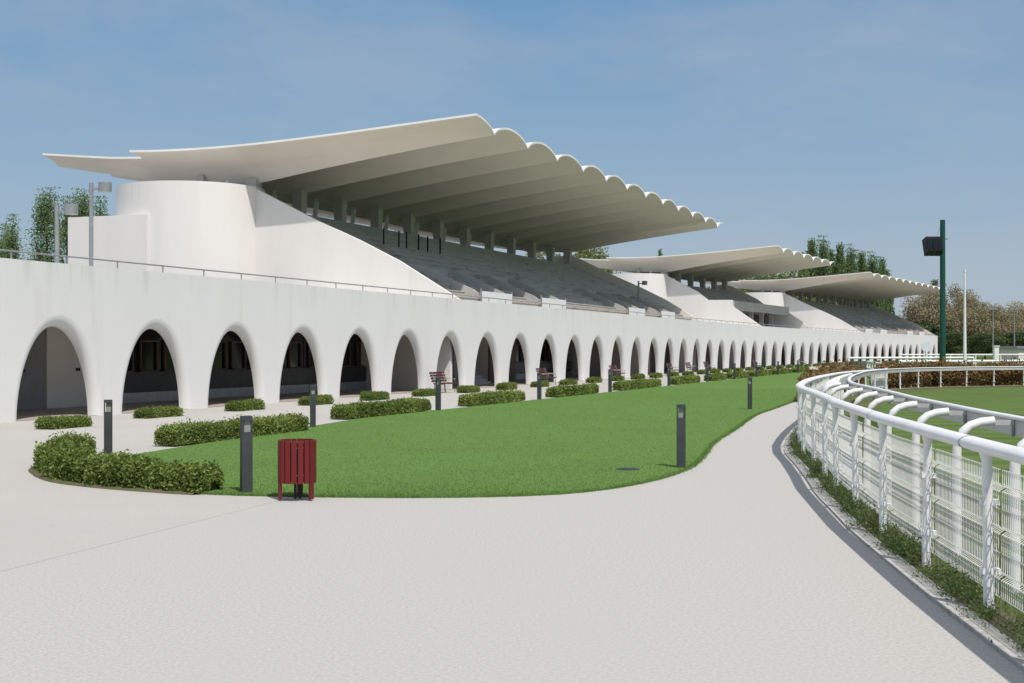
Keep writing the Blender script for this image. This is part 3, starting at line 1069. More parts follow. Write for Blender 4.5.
small_near = [hedge_mesh('small_hedge', 1.75, .55, .31, 4600, .026, seed=s) for s in (11, 12, 13)]
small_far = [hedge_mesh('small_hedge', 1.75, .55, .31, 1500, .045, seed=s) for s in (14, 15)]
for k in range(0, NA):
    s = k - .29 if k > 0 else -.43
    p = apos(s, -2.35 if k else -3.35)
    q = apos(s + .1, -2.35 if k else -3.35) - apos(s - .1, -2.35 if k else -3.35)
    me = random.choice(small_near if k < 9 else small_far)
    o = link('small_hedge', me, None, (*p, 0.004), math.atan2(q[1], q[0]) + (math.pi if random.random() < .5 else 0), (random.uniform(.92, 1.08), 1, random.uniform(.9, 1.08)))
    lab = 'small clipped box hedge at the leftmost arch of the arcade' if k == 0 else f'small clipped box hedge by the white pier before the {ORD[k]} arch from the left'
    tag(o, lab, 'hedge', 'small box hedges at the foot of the arcade')

long_specs = [(-6.95, -1.05, .62), (2.9, 10.0, .6), (12.4, 19.1, .6), (22.0, 29.2, .6), (32.0, 41.0, .6), (43.6, 50.8, .6), (53.3, 59.0, .6), (61, 66.5, .6), (68.5, 75, .6), (77.3, 84, .6), (87, 93.5, .6)]
for i, (u0, u1, w_) in enumerate(long_specs):
    L_ = u1 - u0
    if i == 0:
        a_, b_ = np.array([-7.3, 27.75]), np.array([-5.35, 33.2])
        L_ = float(np.linalg.norm(b_ - a_))
    else:
        a_, b_ = uv(u0 + 1.1, -8.15), uv(u1, -8.15)
        if u0 > 60:
            sh_ = -0.02 * (u0 - 60)
            a_, b_ = uv(u0, -8.15 + sh_), uv(u1, -8.15 + sh_ - .15)
    c_ = (a_ + b_) / 2
    n = [16000, 13000, 10000, 7000, 7000, 5000, 4000, 3000, 3000, 2500, 2500][i]
    sz = [.027, .03, .034, .042, .045, .05, .06, .07, .07, .08, .08][i]
    L_ = float(np.linalg.norm(b_ - a_))
    me = hedge_mesh('long_hedge', L_, w_ * .92, .37, n, sz, seed=40 + i, mound=.7, bump=.12 if i == 0 else .09)
    o = link('long_hedge', me, None, (*c_, 0.03), math.atan2(*(b_ - a_)[::-1]))
    lab = ['shaggy long box hedge on the lawn border just behind the big left hedge', 'long box hedge on the lawn border behind the red bin'][i] if i < 2 else \
        f'long clipped box hedge on the lawn border, {ORD[i]} of the row from the left'
    tag(o, lab, 'hedge', 'long box hedges along the lawn border')

# the big curved hedge round the near tip of the lawn
hp = catmull([(-8.0, 24.5, 0), (-8.03, 24.0, 0), (-8.0, 23.4, 0), (-7.85, 22.6, 0), (-7.45, 21.7, 0), (-6.8, 20.6, 0), (-5.9, 19.8, 0), (-5.0, 19.25, 0), (-4.5, 18.98, 0), (-4.22, 18.86, 0)], .1)
hd_ = np.gradient(hp[:, :2], axis=0)
hd_ /= np.linalg.norm(hd_, axis=1)[:, None]
n = 34000
r_ = np.random.default_rng(99)
ti_ = r_.random(n) * (len(hp) - 1.01)
i0 = ti_.astype(int)
fr_ = (ti_ - i0)[:, None]
base = hp[i0, :2] * (1 - fr_) + hp[i0 + 1, :2] * fr_
dirn = hd_[i0]
nb = 19
ph = ti_ / (len(hp) - 1) * nb
bk = ph.astype(int)
bsz = .84 + .32 * np.random.default_rng(5).random(nb + 1)
fall = (1 - .55 * np.clip(np.abs(ph - bk - .5) * 2, 0, 1) ** 2.4) * bsz[bk]
hh = (.40 - .07 * np.clip(ti_ / len(hp) - .45, 0, 1) / .55) * fall
ww = .60 * fall
yy, zz = box_outline(r_, n, ww, hh)
rad = 1 + r_.normal(size=n) * .11 - .05
yy = yy * rad
zz = np.maximum(zz * rad, .01)
zz = np.where((r_.random(n) < .08) & (zz > hh * .7), zz + r_.random(n) * .09, zz)
pos = np.stack([base[:, 0] - dirn[:, 1] * yy, base[:, 1] + dirn[:, 0] * yy, zz], 1)
H0 = np.array([-6.5, 21.5, 0.0])
core = MB()
for i in range(0, len(hp) - 4, 4):
    j = i + 4
    kf = int((i + 2) / (len(hp) - 1) * nb)
    w2 = .19 * bsz[kf]
    h2 = .24 * bsz[kf]
    a_, b_ = hp[i, :2] - H0[:2], hp[j, :2] - H0[:2]
    na, nb_ = np.array([-hd_[i, 1], hd_[i, 0]]) * w2, np.array([-hd_[j, 1], hd_[j, 0]]) * w2
    core.add([(*(a_ - na), 0), (*(b_ - nb_), 0), (*(b_ + nb_), 0), (*(a_ + na), 0), (*(a_ - na * .7), h2), (*(b_ - nb_ * .7), h2), (*(b_ + nb_ * .7), h2), (*(a_ + na * .7), h2)],
             [(4, 5, 6, 7), (0, 1, 5, 4), (1, 2, 6, 5), (2, 3, 7, 6), (3, 0, 4, 7)])
me = mesh_np('curved_hedge', leaves_np(pos - H0, .027, .35, .6, r_), core, [M['leaf_box'], M['core']])
tag(link('curved_hedge', me, None, tuple(H0 + np.array([0, 0, .02]))), 'big bushy hedge curving round the near left tip of the lawn', 'hedge')
bd = MB()
cl_ = []
for i in range(0, len(hp), 3):
    nn_ = np.array([-hd_[i, 1], hd_[i, 0]])
    cl_.append((hp[i, :2] - nn_ * .38, hp[i, :2] + nn_ * .46))
for (a_, b_), (c_, d_) in zip(cl_[:-1], cl_[1:]):
    bd.add([(*a_, .034), (*c_, .034), (*d_, .034), (*b_, .034), (*(a_ + (a_ - b_) * .05), -.01), (*(c_ + (c_ - d_) * .05), -.01), (*(b_ - (a_ - b_) * .05), -.01), (*(d_ - (c_ - d_) * .05), -.01)], [(0, 1, 2, 3), (0, 4, 5, 1), (3, 2, 7, 6)])
structure('soil_bed', bd, M['soil'])

# ------------------------------------------------------------------ bollard lights
bt = thing('bollard_light', 'dark grey bollard light in front, at the lawn corner left of the red bin', 'bollard', (-3.77, 18.73, 0.02), R(24), 'bollard lights round the lawn')
b_ = MB()
W2 = .074
b_.box(-W2, W2, -W2, W2, 0, .86)
b_.obj('post', M['anthracite'], bt)
b_ = MB()
for sx in (-1, 1):
    b_.box(sx * W2 - (0.018 if sx > 0 else 0), sx * W2 + (0.018 if sx < 0 else 0), -W2, W2, .862, 1.03)
b_.box(-W2, W2, -W2, W2, 1.032, 1.09)
b_.obj('lamp_hood', M['anthracite'], bt)
b_ = MB(); b_.box(-.038, .055, -.03, .03, .862, 1.03)
lens = b_.obj('lamp_lens', M['glass'], bt)
bolls = [((2.9, 22.64), 'dark grey bollard light on the open lawn, nearest to the path', 0), ((8.06, 44.73), 'dark grey bollard light farther up the lawn, just left of the narrowing path', 0),
         ((-7.56, 24.71), 'dark grey bollard light behind the big curved hedge', 0), ((-5.2, 34.47), 'dark grey bollard light between the two leftmost long hedges', 0)]
for (x, y), lab, rz in bolls:
    dup(bt, (x, y, .02), -math.atan2(x, y) + R(3), lab)
for i, u in enumerate([10.1, 20.2, 30.3, 41.9, 51.9, 60.0, 67.5, 76.2, 85.5]):
    v = -8.62 if u < 60 else -8.75 - .02 * (u - 60)
    p = uv(u, v)
    dup(bt, (*p, .02), ROT1 - R(90) + R(3), f'dark grey bollard light between long hedges, {ORD[i + 1]} along the arcade border from the left')

# ------------------------------------------------------------------ litter bin
def make_bin(loc, rz, label):
    t = thing('litter_bin', label, 'bin', loc, rz, 'red slatted bins')
    n = 18
    for i in range(n):
        a = 2 * math.pi * i / n + .17
        leg = i % 6 == 2
        s_ = MB()
        ca, sa = math.cos(a), math.sin(a)
        r_ = .245
        s_.bar((r_ * ca, r_ * sa, 0.0 if leg else .22), (r_ * ca, r_ * sa, .80), .071 if not leg else .078, .03, 0, up=(ca, sa, 0))
        s_.obj('slat', M['maroon'], t)
    m_ = MB(); m_.tube([(0, 0, .24), (0, 0, .77)], .21, 24); m_.obj('liner', M['dark'], t)
    m_ = MB()
    for z in (.33, .70):
        m_.tube([(.226 * math.cos(2 * math.pi * k / 24), .226 * math.sin(2 * math.pi * k / 24), z) for k in range(25)], .008, 6)
    m_.obj('hoop', M['steel'], t)
    m_ = MB()
    m_.tube([(.03, -.03, 0), (.03, -.03, .25)], .02, 8)
    m_.tube([(-.04, -.02, 0), (-.04, -.02, .25)], .02, 8)
    m_.obj('foot', M['black'], t)
    return t
make_bin((-2.93, 18.0, .02), R(40), 'round red slatted litter bin at the near edge of the lawn')

# ------------------------------------------------------------------ maroon benches at the arcade
def make_bench(loc, rz, label):
    t = thing('bench', label, 'bench', loc, rz, 'maroon benches along the arcade')
    m_ = MB()
    for k in range(4):
        m_.box(-.85, .85, -.28 + k * .13, -.18 + k * .13, .42, .455)
    m_.obj('seat', M['benchwood'], t)
    m_ = MB()
    for k in range(4):
        y = .27 + k * .04
        m_.box(-.85, .85, y, y + .035, .50 + k * .125, .60 + k * .125)
    m_.obj('backrest', M['benchwood'], t)
    for x in (-.62, .62):
        m_ = MB()
        m_.tube([(x, -.25, 0), (x, -.25, .64), (x, .30, .66)], .025, 8)
        m_.tube([(x, .22, 0), (x, .28, .5), (x, .42, .98)], .025, 8)
        m_.tube([(x, -.25, .40), (x, .25, .40)], .02, 8)
        m_.obj('leg_frame', M['steel'], t)
    return t
b0 = make_bench((*uv(27.4, -1.3), .012), ROT1, 'maroon slatted bench turned end on behind the third bollard from the left')
for i, u in enumerate((41.2, 55.8, 71.2, 77.2, 83.4, 102.5, 124.0)):
    v = -1.7 - .0006 * max(0, u - 60) ** 2
    dup(b0, (*uv(u, v), .012), ROT1, f'maroon slatted bench by the arcade piers, {ORD[i + 1]} bench from the left')

# drain cover in the lawn
m_ = MB(); m_.tube([(0, 0, 0), (0, 0, .012)], .2, 24); m_.box(-.14, .14, -.012, .012, .012, .018)
tag(m_.obj('drain_cover', M['dark'], None, (1.96, 22.27, .031)), 'round dark drain cover set in the lawn', 'drain cover')

# ------------------------------------------------------------------ parade ring fence
D = np.r_[0, np.cumsum(np.linalg.norm(np.diff(ring[:, :2], axis=0), axis=1))]
def ring_at(s, off=0.0):
    x, y, h_ = (np.interp(s, D, ring[:, i]) for i in range(3))
    nx, ny = (np.interp(s, D, ring_n[:, i]) for i in range(2))
    return np.array([x + nx * off, y + ny * off]), h_, math.atan2(nx, -ny) if False else math.atan2(ny, nx)
s0 = float(D[np.argmin(np.abs(ring[:, 1] - 10.27))])
F0 = ring_at(s0)[0]
fence = thing('ring_fence', 'white parade ring fence with a fat top rail and wire mesh panels beside the path', 'fence', (*F0, 0))
ro = MB()
SP = 2.16
kn = range(-7, int((D[-1] - s0) / SP))
pts = []
for k in kn:                                                     # the rail runs almost straight from post to post
    for t in (0.0, .08, .3, .5, .7, .92):
        p, h_, _ = ring_at(s0 + (k + t) * SP)
        if t in (.3, .5, .7):
            q0_, q1_ = ring_at(s0 + k * SP)[0], ring_at(s0 + (k + 1) * SP)[0]
            p = p * .35 + (q0_ * (1 - t) + q1_ * t) * .65
        pts.append((p[0] - F0[0], p[1] - F0[1], h_))
ro.tube(pts, .09, 14, 0, .056)
ro.obj('rail', M['plastic'], fence)
for k in kn:                                                     # sleeve joints of the rail
    if k % 2 == 0:
        jn = MB()
        p, h_, _ = ring_at(s0 + k * SP + .55)
        p2, _, _ = ring_at(s0 + k * SP + .568)
        jn.tube([(0, 0, 0), (p2[0] - p[0], p2[1] - p[1], 0)], .093, 14, 0, .059)
        jn.obj('rail_joint', M['steel'], fence, (p[0] - F0[0], p[1] - F0[1], h_))
post_me = None
brk_me = None
pm = MB(); pm.tube([(0, 0, -.05), (0, 0, .7), (0, 0, 1.17), (0, 0, 1.25)], [.042, .040, .040, .062], 12)
po0 = pm.obj('post', M['chipped'], fence)
bm_ = MB()
bm_.box(-.054, .085, -.032, .032, -.022, .022)
bm_.tube([(-.054, 0, -.035), (-.054, 0, .035)], .012, 6)
br0 = [bm_.obj('bracket', M['chipped'], po0, (0, 0, .33))]
br0.append(br0[0].copy()); C.objects.link(br0[1]); br0[1].parent = po0; br0[1].location = (0, 0, .86)
# one mesh panel: local x from post to post, wires with two V-shaped bends
wm = MB()
HB = [(.13, 0), (.27, 0), (.30, -.045), (.33, 0), (.62, 0), (.65, -.045), (.68, 0), (.95, 0), (.98, -.045), (1.01, 0), (1.12, 0)]
for i in range(42):
    x = .02 + i * .0507
    for (z0, y0), (z1, y1) in zip(HB[:-1], HB[1:]):
        wm.bar((x, y0, z0), (x, y1, z1), .0055, .0055, 0, up=(0, 1, 0))
for z, y in HB[0:1] + HB[1:4] + [(.475, 0)] + HB[4:7] + [(.815, 0)] + HB[7:10] + HB[10:]:
    wm.bar((0, y - .006, z), (2.12, y - .006, z), .006, .006)
wm0 = wm.obj('mesh_panel', M['wire'], fence)
for i, k in enumerate(kn):
    p, h_, an = ring_at(s0 + k * SP)
    q, _, _ = ring_at(s0 + (k + 1) * SP)
    jx, jy = random.uniform(-.01, .01), random.uniform(-.01, .01)
    o = po0 if i == 0 else po0.copy()
    if i:
        C.objects.link(o); o.parent = fence
        for b_ in br0:
            b = b_.copy(); C.objects.link(b); b.parent = o
    o.location = (p[0] - F0[0], p[1] - F0[1], 0)
    o.rotation_euler = (R(random.uniform(-1.2, 1.2)), R(random.uniform(-1.2, 1.2)), an)
    o.scale = (1, 1, (h_ - .03) / 1.25)
    if p[1] < 44:
        w_ = wm0 if i == 0 else wm0.copy()
        if i:
            C.objects.link(w_); w_.parent = fence
        off = np.array([math.cos(an), math.sin(an)]) * .075
        w_.location = (p[0] - F0[0] + off[0], p[1] - F0[1] + off[1], 0)
        w_.rotation_euler = (R(random.uniform(-.8, .8)), 0, math.atan2(q[1] - p[1], q[0] - p[0]))
        w_.scale = (float(np.linalg.norm(q - p)) / 2.16, 1, 1)

run = thing('running_rail', 'white running rail carried on curved gooseneck posts inside the parade ring fence', 'fence', (*F0, 0))
rr = MB()
rb_ = MB()
pts = []
for s in np.arange(0.3, D[-1], 1.0):
    p, h_, _ = ring_at(s, 1.03)
    pts.append((p[0] - F0[0], p[1] - F0[1], h_))
rr.tube([(x, y, z + .085) for x, y, z in pts], .042, 12, 0, .026)
rr.obj('rail', M['plastic'], run)
for (xa, ya, za), (xb, yb, zb) in zip(pts[:-1], pts[1:]):
    rb_.bar((xa, ya, za - .015), (xb, yb, zb - .015), .03, .148)
rb_.obj('board', M['greyrail'], run)
gm = MB()
gp = [(0, 0, -.05), (0.0, 0, .3), (.0, 0, 1.05), (.012, 0, 1.15), (.055, 0, 1.235), (.13, 0, 1.295), (.23, 0, 1.33), (.36, 0, 1.345)]
gm.tube(gp, .045, 12)
go0 = gm.obj('gooseneck_post', M['white'], run)
bk_ = MB(); bk_.box(.335, .548, -.02, .02, 1.305, 1.352, 0); bk_.box(.525, .549, -.022, .022, 1.19, 1.303, 1)
bk0 = bk_.obj('rail_bracket', [M['greyrail'], M['steel']], go0)
for i, s in enumerate(np.arange(s0 - 10 + .9, D[-1] - 1, 2.0)):
    p, h_, an = ring_at(s, .46)
    if p[1] > 46:
        break
    o = go0 if i == 0 else go0.copy()
    b = bk0 if i == 0 else bk0.copy()
    if i:
        C.objects.link(o); o.parent = run
        C.objects.link(b); b.parent = o
    o.location = (p[0] - F0[0], p[1] - F0[1], 0)
    o.rotation_euler = (0, 0, an)
    o.scale = (1, 1, h_ / 1.29)

# weeds along the foot of the fence and grass inside it
def weeds():
    V = []
    sa = s0 - 4
    while sa < s0 + 30:
        p, _, an = ring_at(sa)
        nx, ny = math.cos(an), math.sin(an)
        big = rng.random() < .55
        nl = int(rng.integers(60, 140) * (1.6 if big else .6))
        o = rng.normal(-.05, .06)
        rad = rng.uniform(.035, .085)
        h_ = rng.uniform(.08, .22) if big else rng.uniform(.04, .1)
        c_ = np.stack([rng.normal(0, rad, nl), rng.normal(0, rad, nl), np.abs(rng.normal(0, h_ * .5, nl)) + .02], 1)
        c_[:, 0] += p[0] + nx * o; c_[:, 1] += p[1] + ny * o
        V.append(leaves_np(c_, rng.uniform(.010, .024), .5, .35))
        sa += rng.uniform(.04, .13) if rng.random() < .85 else rng.uniform(.2, .45)
    return np.concatenate(V)
V = weeds()
me = mesh_np('weeds', V, None, [M['leaf_weed']])
kind(link('weeds', me, None, (0, 0, .015)), 'stuff')

def blades(n, sampler, hmin, hmax, width):
    x, y, z0 = sampler(n)
    n = len(x)
    a = rng.random(n) * 2 * np.pi
    h_ = rng.uniform(hmin, hmax, n)
    lean = rng.normal(0, .45, (n, 2)) * h_[:, None]
    dx, dy = np.cos(a) * width, np.sin(a) * width
    v = np.stack([np.stack([x - dx, y - dy, z0], 1), np.stack([x + dx, y + dy, z0], 1),
                  np.stack([x + dx * .3 + lean[:, 0], y + dy * .3 + lean[:, 1], z0 + h_], 1), np.stack([x - dx * .3 + lean[:, 0], y - dy * .3 + lean[:, 1], z0 + h_], 1)], 1)
    return v.reshape(-1, 3)

def in_poly(x, y, poly):
    poly = np.asarray(poly)
    ins = np.zeros(len(x), bool)
    j = len(poly) - 1
    for i in range(len(poly)):
        xi, yi = poly[i]; xj, yj = poly[j]
        c_ = ((yi > y) != (yj > y)) & (x < (xj - xi) * (y - yi) / (yj - yi + 1e-12) + xi)
        ins ^= c_
        j = i
    return ins

def lawn_s(n):
    y = 18.1 + 50 * rng.random(n * 2) ** 2.4
    x = -8 + rng.random(n * 2) * 24
    k = in_poly(x, y, lawn_poly)
    x, y = x[k][:n], y[k][:n]
    return x, y, np.full(len(x), .028)
def lawn_edge_s(n):
    i = rng.integers(0, len(lawn_front) - 1, n)
    t = rng.random(n)[:, None]
    p = lawn_front[i] * (1 - t) + lawn_front[i + 1] * t + rng.normal(0, .035, (n, 2))
    return p[:, 0], p[:, 1], np.full(n, .012)
V = np.concatenate([blades(120000, lawn_s, .008, .024, .005), blades(16000, lawn_edge_s, .02, .05, .005)])
me = mesh_np('grass', V, None, [M['blade']])
kind(link('grass', me), 'stuff')
def verge_s(n):
    s = s0 - 3 + rng.random(n) * 34
    o = rng.random(n) * 1.9 + .05
    x = np.interp(s, D, ring[:, 0]) + np.interp(s, D, ring_n[:, 0]) * o
    y = np.interp(s, D, ring[:, 1]) + np.interp(s, D, ring_n[:, 1]) * o
    return x, y, np.full(n, .005)
me = mesh_np('verge_grass', blades(45000, verge_s, .03, .10, .004), None, [M['leaf_weed']])
kind(link('verge_grass', me), 'stuff')

# ------------------------------------------------------------------ photinia hedges and the gate beyond the ring
sg = float(D[np.argmin(np.hypot(ring[:, 0] - 19.0, ring[:, 1] - 66.2))])
hs = [(sg - 17, sg - 11.2), (sg - 11, sg - 2.0), (sg + 1.6, sg + 6.3), (sg + 6.7, sg + 10.0), (sg + 10.3, sg + 16)]
labs = ['russet photinia hedge at the turn of the parade ring, farthest left', 'orange tinted photinia hedge just left of the white gate', 'red photinia hedge right of the white gate, in front of the green floodlight mast',
        'red photinia hedge just right of the thin white pole', 'red photinia hedge at the right edge of the photo']
for i, (a_, b_) in enumerate(hs):
    pa_, _, _ = ring_at(a_, -.95); pb_, _, _ = ring_at(b_, -.95)
    pc_, _, _ = ring_at((a_ + b_) / 2, -.95)
    L_ = float(np.linalg.norm(pb_ - pa_))
    me = hedge_mesh('photinia_hedge', L_, .9, 1.12 if i else .95, 9500, .07, .16, [M['leaf_photinia'], M['corered']], 1.0, 70 + i, .72)
    o = link('photinia_hedge', me, None, (*((pa_ + pb_) / 2 * .5 + pc_ * .5), 0), math.atan2(*(pb_ - pa_)[::-1]))
    tag(o, labs[i], 'hedge', 'photinia hedges round the parade ring')
p, _, an = ring_at(sg - .1, -.35)
gt = thing('ring_gate', 'white barred gate between the photinia hedges', 'gate', (*p, 0), an + R(90))
for x in (-1.15, 1.15):
    m_ = MB(); m_.box(x - .06, x + .06, -.06, .06, 0, 1.12); m_.obj('post', M['white'], gt)
m_ = MB()
for z in (.15, .6, 1.0):
    m_.box(-1.09, 1.09, -.025, .025, z, z + .06)
for k in range(8):
    m_.box(-1.0 + k * .28, -.90 + k * .28, -.02, .02, .1, 1.08)
m_.bar((-1.05, 0.03, .15), (1.05, 0.03, 1.0), .05, .03, 0, up=(0, 1, 0))
m_.obj('leaf', M['white'], gt)

# ------------------------------------------------------------------ masts and far rails
fm_ = thing('floodlight_mast', 'tall dark green mast with a black floodlight bank near its top', 'floodlight', (26.1, 80, 0))
m_ = MB(); m_.tube([(0, 0, 0), (0, 0, 9.9)], [.19, .15], 14); m_.obj('mast', M['green'], fm_)
m_ = MB(); m_.bar((.3, 0, 8.75), (-.6, 0, 8.75), .08, .08); m_.tube([(0, 0, 9.85), (-.35, 0, 8.9)], .012, 5); m_.obj('cross_arm', M['steel'], fm_)
m_ = MB()
for k in range(3):
    x = -.27 - k * .33
    m_.add([(x - .16, -.55, 8.0), (x + .14, -.55, 8.0), (x + .14, .1, 7.72), (x - .16, .1, 7.72), (x - .22, -.45, 8.86), (x + .1, -.45, 8.86), (x + .1, .35, 8.7), (x - .22, .35, 8.7)],
           [(0, 3, 2, 1), (4, 5, 6, 7), (0, 1, 5, 4), (1, 2, 6, 5), (2, 3, 7, 6), (3, 0, 4, 7)])
fl_ = m_.obj('floodlight', M['black'], fm_)
m_ = MB()
for k in range(3):
    x = -.29 - k * .33
    m_.add([(x - .11, -.575, 8.1), (x + .1, -.575, 8.1), (x + .08, -.485, 8.75), (x - .14, -.485, 8.75)], [(0, 1, 2, 3)])
m_.obj('lens', M['darkglass'], fl_)

wp = thing('white_pole', 'thin tall white pole right of the green floodlight mast', 'pole', (34.3, 100, 0))
m_ = MB(); m_.tube([(0, 0, 0), (0, 0, 7.9)], [.15, .07], 10); m_.obj('shaft', M['white'], wp)
m_ = MB(); m_.tube([(0, 0, 7.9), (0, 0, 8.1)], .09, 10); m_.obj('finial', M['white'], wp)

wd = thing('winning_post', 'pale blue disc on a white post before the far end of the arcade', 'winning post', (36.1, 115, 0))
m_ = MB(); m_.tube([(0, 0, 0), (0, 0, 2.0)], .11, 10); m_.obj('post', M['white'], wd)
m_ = MB(); m_.tube([(0, -.04, 2.3), (0, .04, 2.3)], .45, 24)
M['paleblue'] = mat("pale_blue_disc", (0.66, 0.71, 0.78), 0.5, (0.7, 0.74, 0.8), 2)
m_.obj('disc', M['paleblue'], wd)

def far_rail(p, q, h_, label, group='white racecourse rails beyond the ring', panel=False):
    p, q = np.array(p, float), np.array(q, float)
    L_ = float(np.linalg.norm(q - p))
    t = thing('course_rail', label, 'rail', (*p, 0), math.atan2(*(q - p)[::-1]), group)
    m_ = MB(); m_.tube([(0, 0, h_), (L_, 0, h_)], .09, 8); m_.obj('rail', M['plastic'], t)
    if panel:
        m_ = MB(); m_.box(0, L_, -.03, .03, .1, h_ - .25); m_.obj('board', M['panel'], t)
    else:
        m_ = MB(); m_.tube([(0, 0, h_ * .55), (L_, 0, h_ * .55)], .06, 8); m_.obj('rail', M['plastic'], t)
    n = int(L_ / 3.2)
    pm_ = MB(); pm_.box(-.06, .06, -.06, .06, 0, h_)
    o0 = None
    for k in range(n + 1):
        if o0 is None:
            o0 = pm_.obj('post', M['white'], t)
        else:
            o = o0.copy(); C.objects.link(o); o.parent = t; o.location = (k * L_ / n, 0, 0)
M['panel'] = mat("grey_green_boards", (0.10, 0.13, 0.11), 0.6, (0.07, 0.09, 0.08), .8)
far_rail((27.5, 108), (39.5, 113), 1.35, 'white rail with dark grey green boards before the far arches', panel=True)
far_rail((30.5, 104), (60, 118), 1.1, 'double white rail running past the foot of the floodlight mast')
far_rail((44, 150), (110, 165), 1.45, 'farthest double white rail, beyond the thin white pole')
far_rail((24, 86), (28, 104), 1.1, 'short white rail beside the lawn behind the ring hedges')

# small low building and white pier at the right edge
lb = thing('low_building', 'low grey white building with a flat roof at the right edge behind the rails', 'building', (66, 172, 0), R(-4))
m_ = MB(); m_.box(0, 30, 0, 8, 0, 2.2); m_.obj('wall', M['inner'], lb)
m_ = MB(); m_.box(-.3, 30.3, -.3, 8.3, 2.2, 2.5); m_.obj('roof', M['steel'], lb)
m_ = MB(); m_.box(13, 14, -.05, -.005, 0, 2.0); m_.obj('door', M['dark'], lb)
for x in (3, 8, 18):
    m_ = MB(); m_.box(x, x + 1.6, -.05, -.005, 1.0, 1.8); m_.obj('window', M['darkglass'], lb)
pr = thing('white_pier', 'stout square white pier standing left of the low grey building', 'pier', (49.5, 135, 0))
m_ = MB(); m_.box(-.24, .24, -.24, .24, 0, 2.35); m_.obj('shaft', M['white'], pr)
m_ = MB(); m_.box(-.3, .3, -.3, .3, 2.352, 2.45); m_.obj('cap', M['white'], pr)

def street_lamp(p, h_, label, first=[None]):
    if first[0] is None:
        t = thing('street_lamp', label, 'lamp post', (*p, 0), 0, 'far lamp posts')
        m_ = MB(); m_.tube([(0, 0, 0), (0, 0, h_)], [.16, .09], 8); m_.obj('pole', M['steel'], t)
        m_ = MB(); m_.box(-.9, .9, -.2, .2, h_, h_ + .22); m_.obj('lamp_head', M['steel'], t)
        first[0] = t
    else:
        dup(first[0], (*p, 0), 0, label)
street_lamp((90, 247), 9.5, 'far grey lamp post just right of the thin white pole')
street_lamp((94, 247), 9.2, 'far grey lamp post nearest the right edge of the photo')

# ------------------------------------------------------------------ trees
def tree_mesh(kind_, H_, W_, n, leaf, seed):
    r_ = np.random.default_rng(seed)
    pts = []
    if kind_ == 'poplar':
        nc = 46
        zc = H_ * (.10 + .88 * r_.random(nc))
        for z in zc:
            f_ = z / H_
            rmax = W_ / 2 * min(1, (1 - f_) * 2.4 + .12) * min(1, .55 + f_ * 1.6)
            a = r_.random() * 2 * np.pi
            rr_ = rmax * math.sqrt(r_.random()) * .85
            k = int(n / nc)
            s_ = W_ * .085 * r_.uniform(.7, 1.3)
            pts.append(np.stack([rr_ * math.cos(a) + tn(r_, s_, k), rr_ * math.sin(a) + tn(r_, s_, k), z + tn(r_, s_ * 2.6, k)], 1))
    else:
        nc = 60
        for i in range(nc):
            d_ = r_.normal(size=3); d_ /= np.linalg.norm(d_)
            rad = .55 + .45 * r_.random()
            c_ = np.array([d_[0] * W_ / 2 * rad, d_[1] * W_ / 2 * rad, H_ * .58 + d_[2] * H_ * .40 * rad])
            k = int(n / nc)
            s_ = W_ * .075 * r_.uniform(.6, 1.3)
            pts.append(c_ + tn(r_, 1, (k, 3)) * np.array([s_, s_, s_ * .8]))
    p_ = np.concatenate(pts)
    p_ = p_[(p_[:, 2] > H_ * .06)]
    return leaves_np(p_, leaf, .2, .7, r_)

def tn(r_, s_, k):
    return np.clip(r_.normal(0, 1, k), -1.55, 1.55) * s_

def trunk_mb(kind_, H_, W_, seed):
    r_ = random.Random(seed)
    m_ = MB()
    top = H_ * (.9 if kind_ == 'poplar' else .55)
    b_ = H_ * .016 + .08
    m_.tube([(0, 0, -.2), (.02 * H_ * .2, 0, top * .4), (0, .03 * H_ * .2, top)], [b_, b_ * .7, b_ * .2], 8)
    for i in range(9):
        z = H_ * r_.uniform(.18, .6)
        a = r_.uniform(0, 6.28)
        if kind_ == 'poplar':
            q = (math.cos(a) * W_ * .3, math.sin(a) * W_ * .3, z + H_ * .22)
        else:
            q = (math.cos(a) * W_ * .36, math.sin(a) * W_ * .36, z + H_ * r_.uniform(.15, .35))
        m_.tube([(0, 0, z), tuple(.5 * (x + y) for x, y in zip((0, 0, z + .3), q)), q], [b_ * .4, b_ * .28, b_ * .08], 5)
    return m_

TM = {}
def tree_kind(key, kind_, leafmat_, H_, W_, n, leaf, seed):
    v = tree_mesh(kind_, H_, W_, n, leaf, seed)
    crown = mesh_np('crown', v, None, [leafmat_])
    o = trunk_mb(kind_, H_, W_, seed).obj('trunk', M['bark'])
    tm = o.data
    bpy.data.objects.remove(o)
    TM[key] = (crown, tm, H_)
tree_kind('pop1', 'poplar', M['leaf_poplar'], 24, 6.0, 13000, .19, 1)
tree_kind('pop2', 'poplar', M['leaf_poplar'], 24, 7.5, 14000, .19, 2)
tree_kind('pop3', 'poplar', M['leaf_poplar'], 24, 5.0, 11000, .18, 3)
tree_kind('popnear', 'poplar', M['leaf_poplar'], 12, 3.6, 16000, .065, 4)
tree_kind('popnear2', 'poplar', M['leaf_poplar'], 12, 2.6, 12000, .065, 5)
tree_kind('pale', 'round', M['leaf_pale'], 14, 13, 20000, .17, 6)
tree_kind('tan1', 'round', M['leaf_tan'], 16, 16, 18000, .18, 7)
tree_kind('tan2', 'round', M['leaf_tan'], 15, 17, 18000, .18, 8)
tree_kind('dark', 'round', M['leaf_dark'], 12, 12, 9000, .22, 9)
